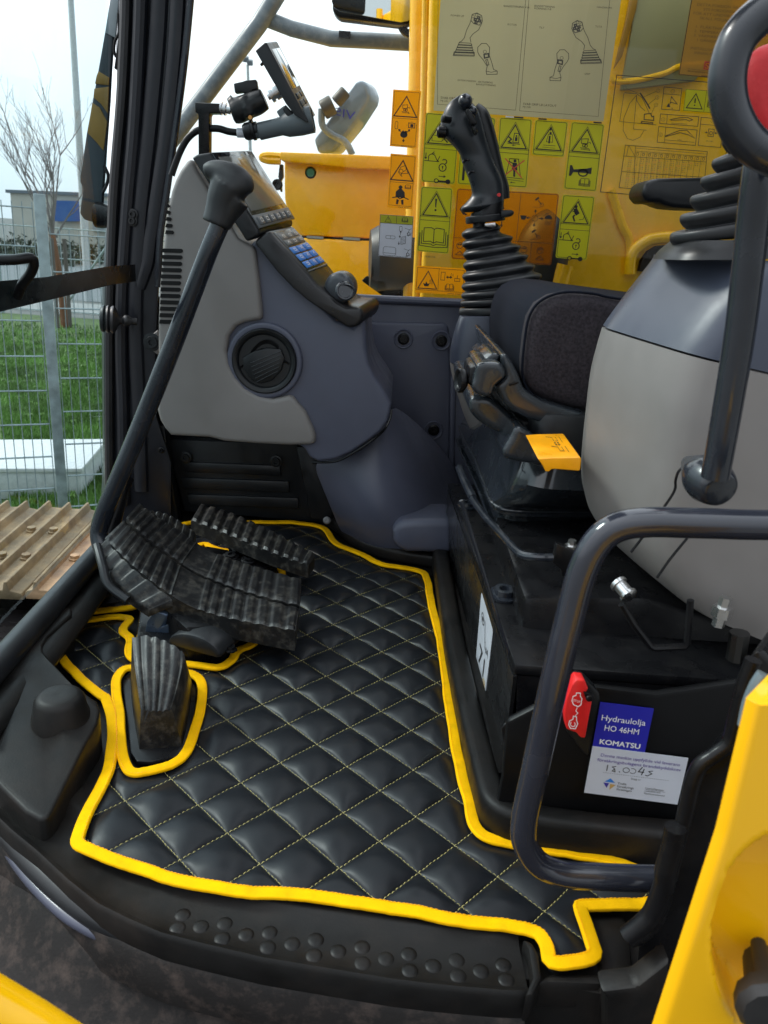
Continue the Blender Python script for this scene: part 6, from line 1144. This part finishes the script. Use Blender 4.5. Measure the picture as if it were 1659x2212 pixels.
bm = B(); prism(bm, qY('L', .596, (640, 515), (700, 540), (698, 562), (668, 568), (648, 545)), (0, .012, 0)); lathe(bm, qY('L', .594, (670, 548))[0], (0, -1, 0), [(0, .0035), (.002, .003)], 10); fin('hinge', bm, BLK, ss, bevel=.001)
D = Decal('d', '', '', qY('L', .5975, (575, 480), (660, 500), (620, 740), (535, 720)), None, 40, 110); D.k = .0006
D.line([(14, 20), (14, 14), (24, 12), (25, 20), (30, 24), (30, 40), (24, 46), (12, 44), (6, 36), (7, 24)], 2.2, WHTINK, True); D.text('STOP', 9, 36, 8, WHTINK, width=19); D.line([(22, 48), (20, 58), (26, 62), (20, 70)], 1.6, WHTINK); D.line([(16, 80), (16, 72), (24, 72), (26, 82), (30, 88), (26, 102), (14, 104), (8, 96), (8, 86)], 2.2, WHTINK, True); D.circ(18, 92, 6, 1.8, WHTINK, a0=-60, a1=220)
for bm, m in D.b.values():
    me = bpy.data.meshes.new('print'); bm.to_mesh(me); bm.free(); link('print', me, m, ss)
bpy.data.objects.remove(D.root)
# ================================================================== NEAR CONSOLE, LOCK LEVER, GRAB RAIL
nc = thing('near_console', 'near side console with glossy blue satin cap and large grey rounded cover', 'console', PY(1450, 1000, .8))
lv = [(1428, 550, 0), (1425, 560, 0), (1400, 592, .04), (1365, 636, .10), (1330, 683, .16), (1312, 709, .20)]
lv2 = [(1310, 713, .20), (1297, 757, .20), (1283, 815, .19), (1272, 903, .17), (1263, 991, .12), (1262, 1051, .10), (1268, 1085, .12), (1280, 1112, .2), (1303, 1146, .32), (1335, 1182, .40)]
def cons(rows, x_end=.75):
    R_ = []
    L = [(PY(x, y, .82), s) for x, y, s in rows]; A_ = catmull([p for p, s in L], 4); S_ = [v_.x for v_ in catmull([Vector((s, 0, 0)) for p, s in L], 4)]
    for p, s in zip(A_, S_):
        x0, r = p.x, .060; ring = []
        for k in range(11): a = math.radians(90*k/10); ring.append((x0+r-r*math.cos(math.pi/2-a) if False else x0+r*(1-math.sin(math.pi/2-a)), .82-.0-(.16*math.sin(a))))
        ring = [(x0+.05, .95), (x0+.008, .87), (x0, .82)]+[(x0+.006, .798), (x0+.013, .775), (x0+.021, .752), (x0+.029, .730), (x0+.037, .711), (x0+.044, .699), (x0+.052, .691), (x0+.062, .686), (x0+.08, .682), (x0+.12, .675), (x0+.2, .66), (x_end, .64), (x_end, .95)]
        R_.append([Vector((x, y, p.z-s*min(x-x0, .35)*.75)) for x, y in ring])
    return R_
bm = B(); loft(bm, cons(lv)); fin('cap', bm, BLUG, nc, sm=50)
bm = B(); loft(bm, cons(lv2)); cvr = fin('cover', bm, GRY, nc, sm=50)
bm = B(); tube(bm, [PY(*q('K', p)[0], .657) for p in ((985, 875), (1050, 790), (1150, 650), (1200, 570), (1205, 520), (1225, 470), (1280, 430), (1350, 408))], .0012, 6, smooth=5); fin('seam_line', bm, BLK, cvr)
bm = B(); tube(bm, [PY(*q('K', p)[0], .655) for p in ((1113, 1000), (1180, 905), (1262, 805))], .0012, 6, smooth=3); fin('seam_line', bm, BLK, cvr)
nb = thing('near_boot', 'large ribbed black rubber boot on top of the near console', 'rubber boot', PY(1560, 540, .76))
bm = B(); cre = [(1325, 1060), (1250, 1215), (1168, 1345), (1092, 1485)]; cl = [q('D', c)[0] for c in cre]+[q('H', (1018, 245))[0], q('H', (946, 380))[0]]
R_ = []
for i, (x, y) in enumerate(cl):
    w = 1645+ (i-5)*3; xr = 2*w-x
    R_ += [(x+6, y-13, xr-6, y-75), (x, y, xr, y-62), (x+6, y+12, xr-6, y-50)]
    if i < len(cl)-1: n_ = cl[i+1]; R_.append(((x+n_[0])/2+24, (y+n_[1])/2+2, 2*w-(x+n_[0])/2-24, (y+n_[1])/2-60))
R_.append((1475, 522, 1810, 500)); R_ = [(1600, 270, 1690, 230)]+R_
ringloft(bm, 'd', .76, R_, dr=.62, k=48, n=6); fin('bellows', bm, RUBS, nb, sm=180)
bm = B(); ringloft(bm, 'd', .765, [(1462, 520, 1840, 515), (1436, 542, 1850, 532), (1424, 560, 1860, 552)], dr=.7, k=48, n=3, e=3); fin('base_ring', bm, PLB, nb, sm=40)
lk = thing('lock_lever', 'black steel lock lever with round pivot knob and thick rubber ring at its top', 'lever', PY(1545, 1060, .58))
bm = B(); tube(bm, [PY(1650, 300, .56), PY(1636, 400, .56), PY(1622, 520, .565), PY(1601, 700, .57), PY(1572, 880, .575), PY(1545, 1030, .58)], .0108, 20, smooth=6); fin('rod', bm, BGL, lk)
bm = B(); c_ = PY(*q('K', (1375, 545))[0], .60); lathe(bm, c_+Vector((-.004, .016, .006)), (.2, -1, -.15), [(-.02, .006), (-.004, .014), (.006, .0185), (.016, .0195), (.026, .017), (.032, .0145), (.0335, .012)], 32); fin('pivot_knob', bm, BGL, lk, sm=50)
bm = B(); tube(bm, [PY(x, y, .50) for x, y in ((1760, 10), (1690, 10), (1635, 40), (1592, 90), (1572, 160), (1577, 230), (1604, 290), (1645, 328), (1710, 350), (1780, 335))], .0105, 24, smooth=8, up=(0, 1, 0)); fin('ring', bm, mat('ring_rubber', (.016, .019, .025), .3, coat=.2), lk)
rb = thing('red_panel', 'plain red rounded panel glimpsed inside the rubber ring', 'panel', PY(1660, 180, .66))
bm = B(); prism(bm, [PY(x, y, .66) for x, y in ((1632, 100), (1760, 60), (1800, 300), (1700, 330), (1650, 290), (1622, 240), (1618, 150))], (0, .02, 0)); fin('pad', bm, mat('red_cloth', (.50, .012, .016), .6, bump=.4), rb, bevel=.01, seg=4)
gr_ = thing('grab_rail', 'thick blue-black tubular grab rail bent in a U at the door edge', 'grab rail', PY(1200, 1800, .5))
bm = B(); tube(bm, [PY(x, y, .50) for x, y in ((1800, 1132), (1650, 1134), (1500, 1130), (1400, 1128), (1335, 1138), (1290, 1172), (1258, 1235), (1232, 1330), (1205, 1440), (1180, 1550), (1152, 1680), (1133, 1770), (1134, 1820), (1162, 1865), (1215, 1888), (1300, 1894), (1380, 1897), (1446, 1898))], .0106, 28, smooth=8); fin('tube', bm, mat('rail_paint', (.020, .022, .032), .2, coat=.5), gr_, sm=180)
for c_, y in ((PY(1440, 1898, .5), 0),):
    bm = B(); lathe(bm, c_, (1, 0, .02), [(-.003, .0112), (.002, .0125), (.006, .0135)], 24); fin('weld', bm, BLK, gr_)
fr = thing('door_frame', 'black door post with a bent flat bracket beside the yellow bodywork', 'door frame', PY(1480, 1900, .45))
bm = B(); prism(bm, qY('Q', .46, (1530, -380), (1620, -420), (1700, -300), (1700, 0), (1560, 60), (1330, 700), (920, 2200), (600, 2200), (740, 1900), (770, 1600), (900, 1450), (985, 1290), (1010, 1050), (1060, 800), (1120, 500), (1170, 390), (1300, 270), (1390, 180), (1430, 60)), (.03, .04, 0)); fin('post', bm, BLK, fr, bevel=.004)
bm = B(); tube(bm, qY('Q', .452, (1560, -350), (1490, -150), (1440, 50), (1395, 210), (1290, 300), (1200, 365), (1150, 470), (1110, 640), (1070, 800), (1050, 880), (1000, 1080), (960, 1260), (900, 1420), (820, 1510), (720, 1560)), .0055, 12, smooth=6); fin('edge_bead', bm, BLK, fr)
bm = B(); tube(bm, qY('Q', .445, (1030, 790), (1010, 900), (960, 1080), (950, 1180), (880, 1360), (800, 1450), (700, 1530)), .0075, 12, smooth=6); fin('bracket', bm, BLK, fr)
bm = B(); prism(bm, qY('Q', .43, (920, 2300), (560, 2300), (560, 1960), (520, 1910), (770, 1880), (1000, 1700)), (0, .02, 0)); fin('foot_block', bm, TRAY, fr, bevel=.004)
bp_ = thing('body_panel', 'large bright yellow body panel with a moulded recess at the lower right', 'body panel', PY(1600, 2000, .3))
bm = B(); n1, n2 = 40, 60; gridp = []
def edgeL(v):  # left outline of the panel in Q crop
    return (1545-(v+30)*.24) if v < 850 else (1334-(v-850)*.326)
for i in range(n2+1):
    v_ = -40+i*(2400/n2); row = []
    for j in range(n1+1):
        x0 = edgeL(v_); u_ = x0+j*(1250/n1); p = q('Q', (u_, v_))[0]; P = PY(p[0], p[1], .30)
        ex, ey = (u_-1810)/510, (v_-1560)/700; d_ = math.sqrt(ex*ex+ey*ey); rec = max(0, min(1, (1.06-d_)/.16)); rec = rec*rec*(3-2*rec)
        edg = min(1, j/2.0); row.append(P+Vector((0, rec*.028+(1-edg)**2*.006, 0)))
    gridp.append(row)
shell(bm, gridp, (.045, .05, 0)); fin('panel', bm, mat('body_yellow', (.90, .47, .002), .28, coat=.4, var=.04, vs=3), bp_, sm=50)
bm = B(); lathe(bm, qY('Q', .30, (1668, 1900))[0], (-.25, -1, 0), [(-.02, .010), (.0, .012), (.004, .018), (.012, .0185), (.016, .015)], 12); lathe(bm, qY('Q', .30, (1640, 1790))[0], (-.25, -1, 0), [(-.02, .004), (.01, .006), (.012, .004)], 12); fin('latch_knob', bm, RUB, bp_)
bm = B(); tube(bm, qY('L', .34, (1640, 420), (1600, 480), (1560, 580), (1535, 700)), .004, 10, smooth=4); fin('edge_seal', bm, mat('seal_grey_blue', (.12, .16, .18), .35), bp_)
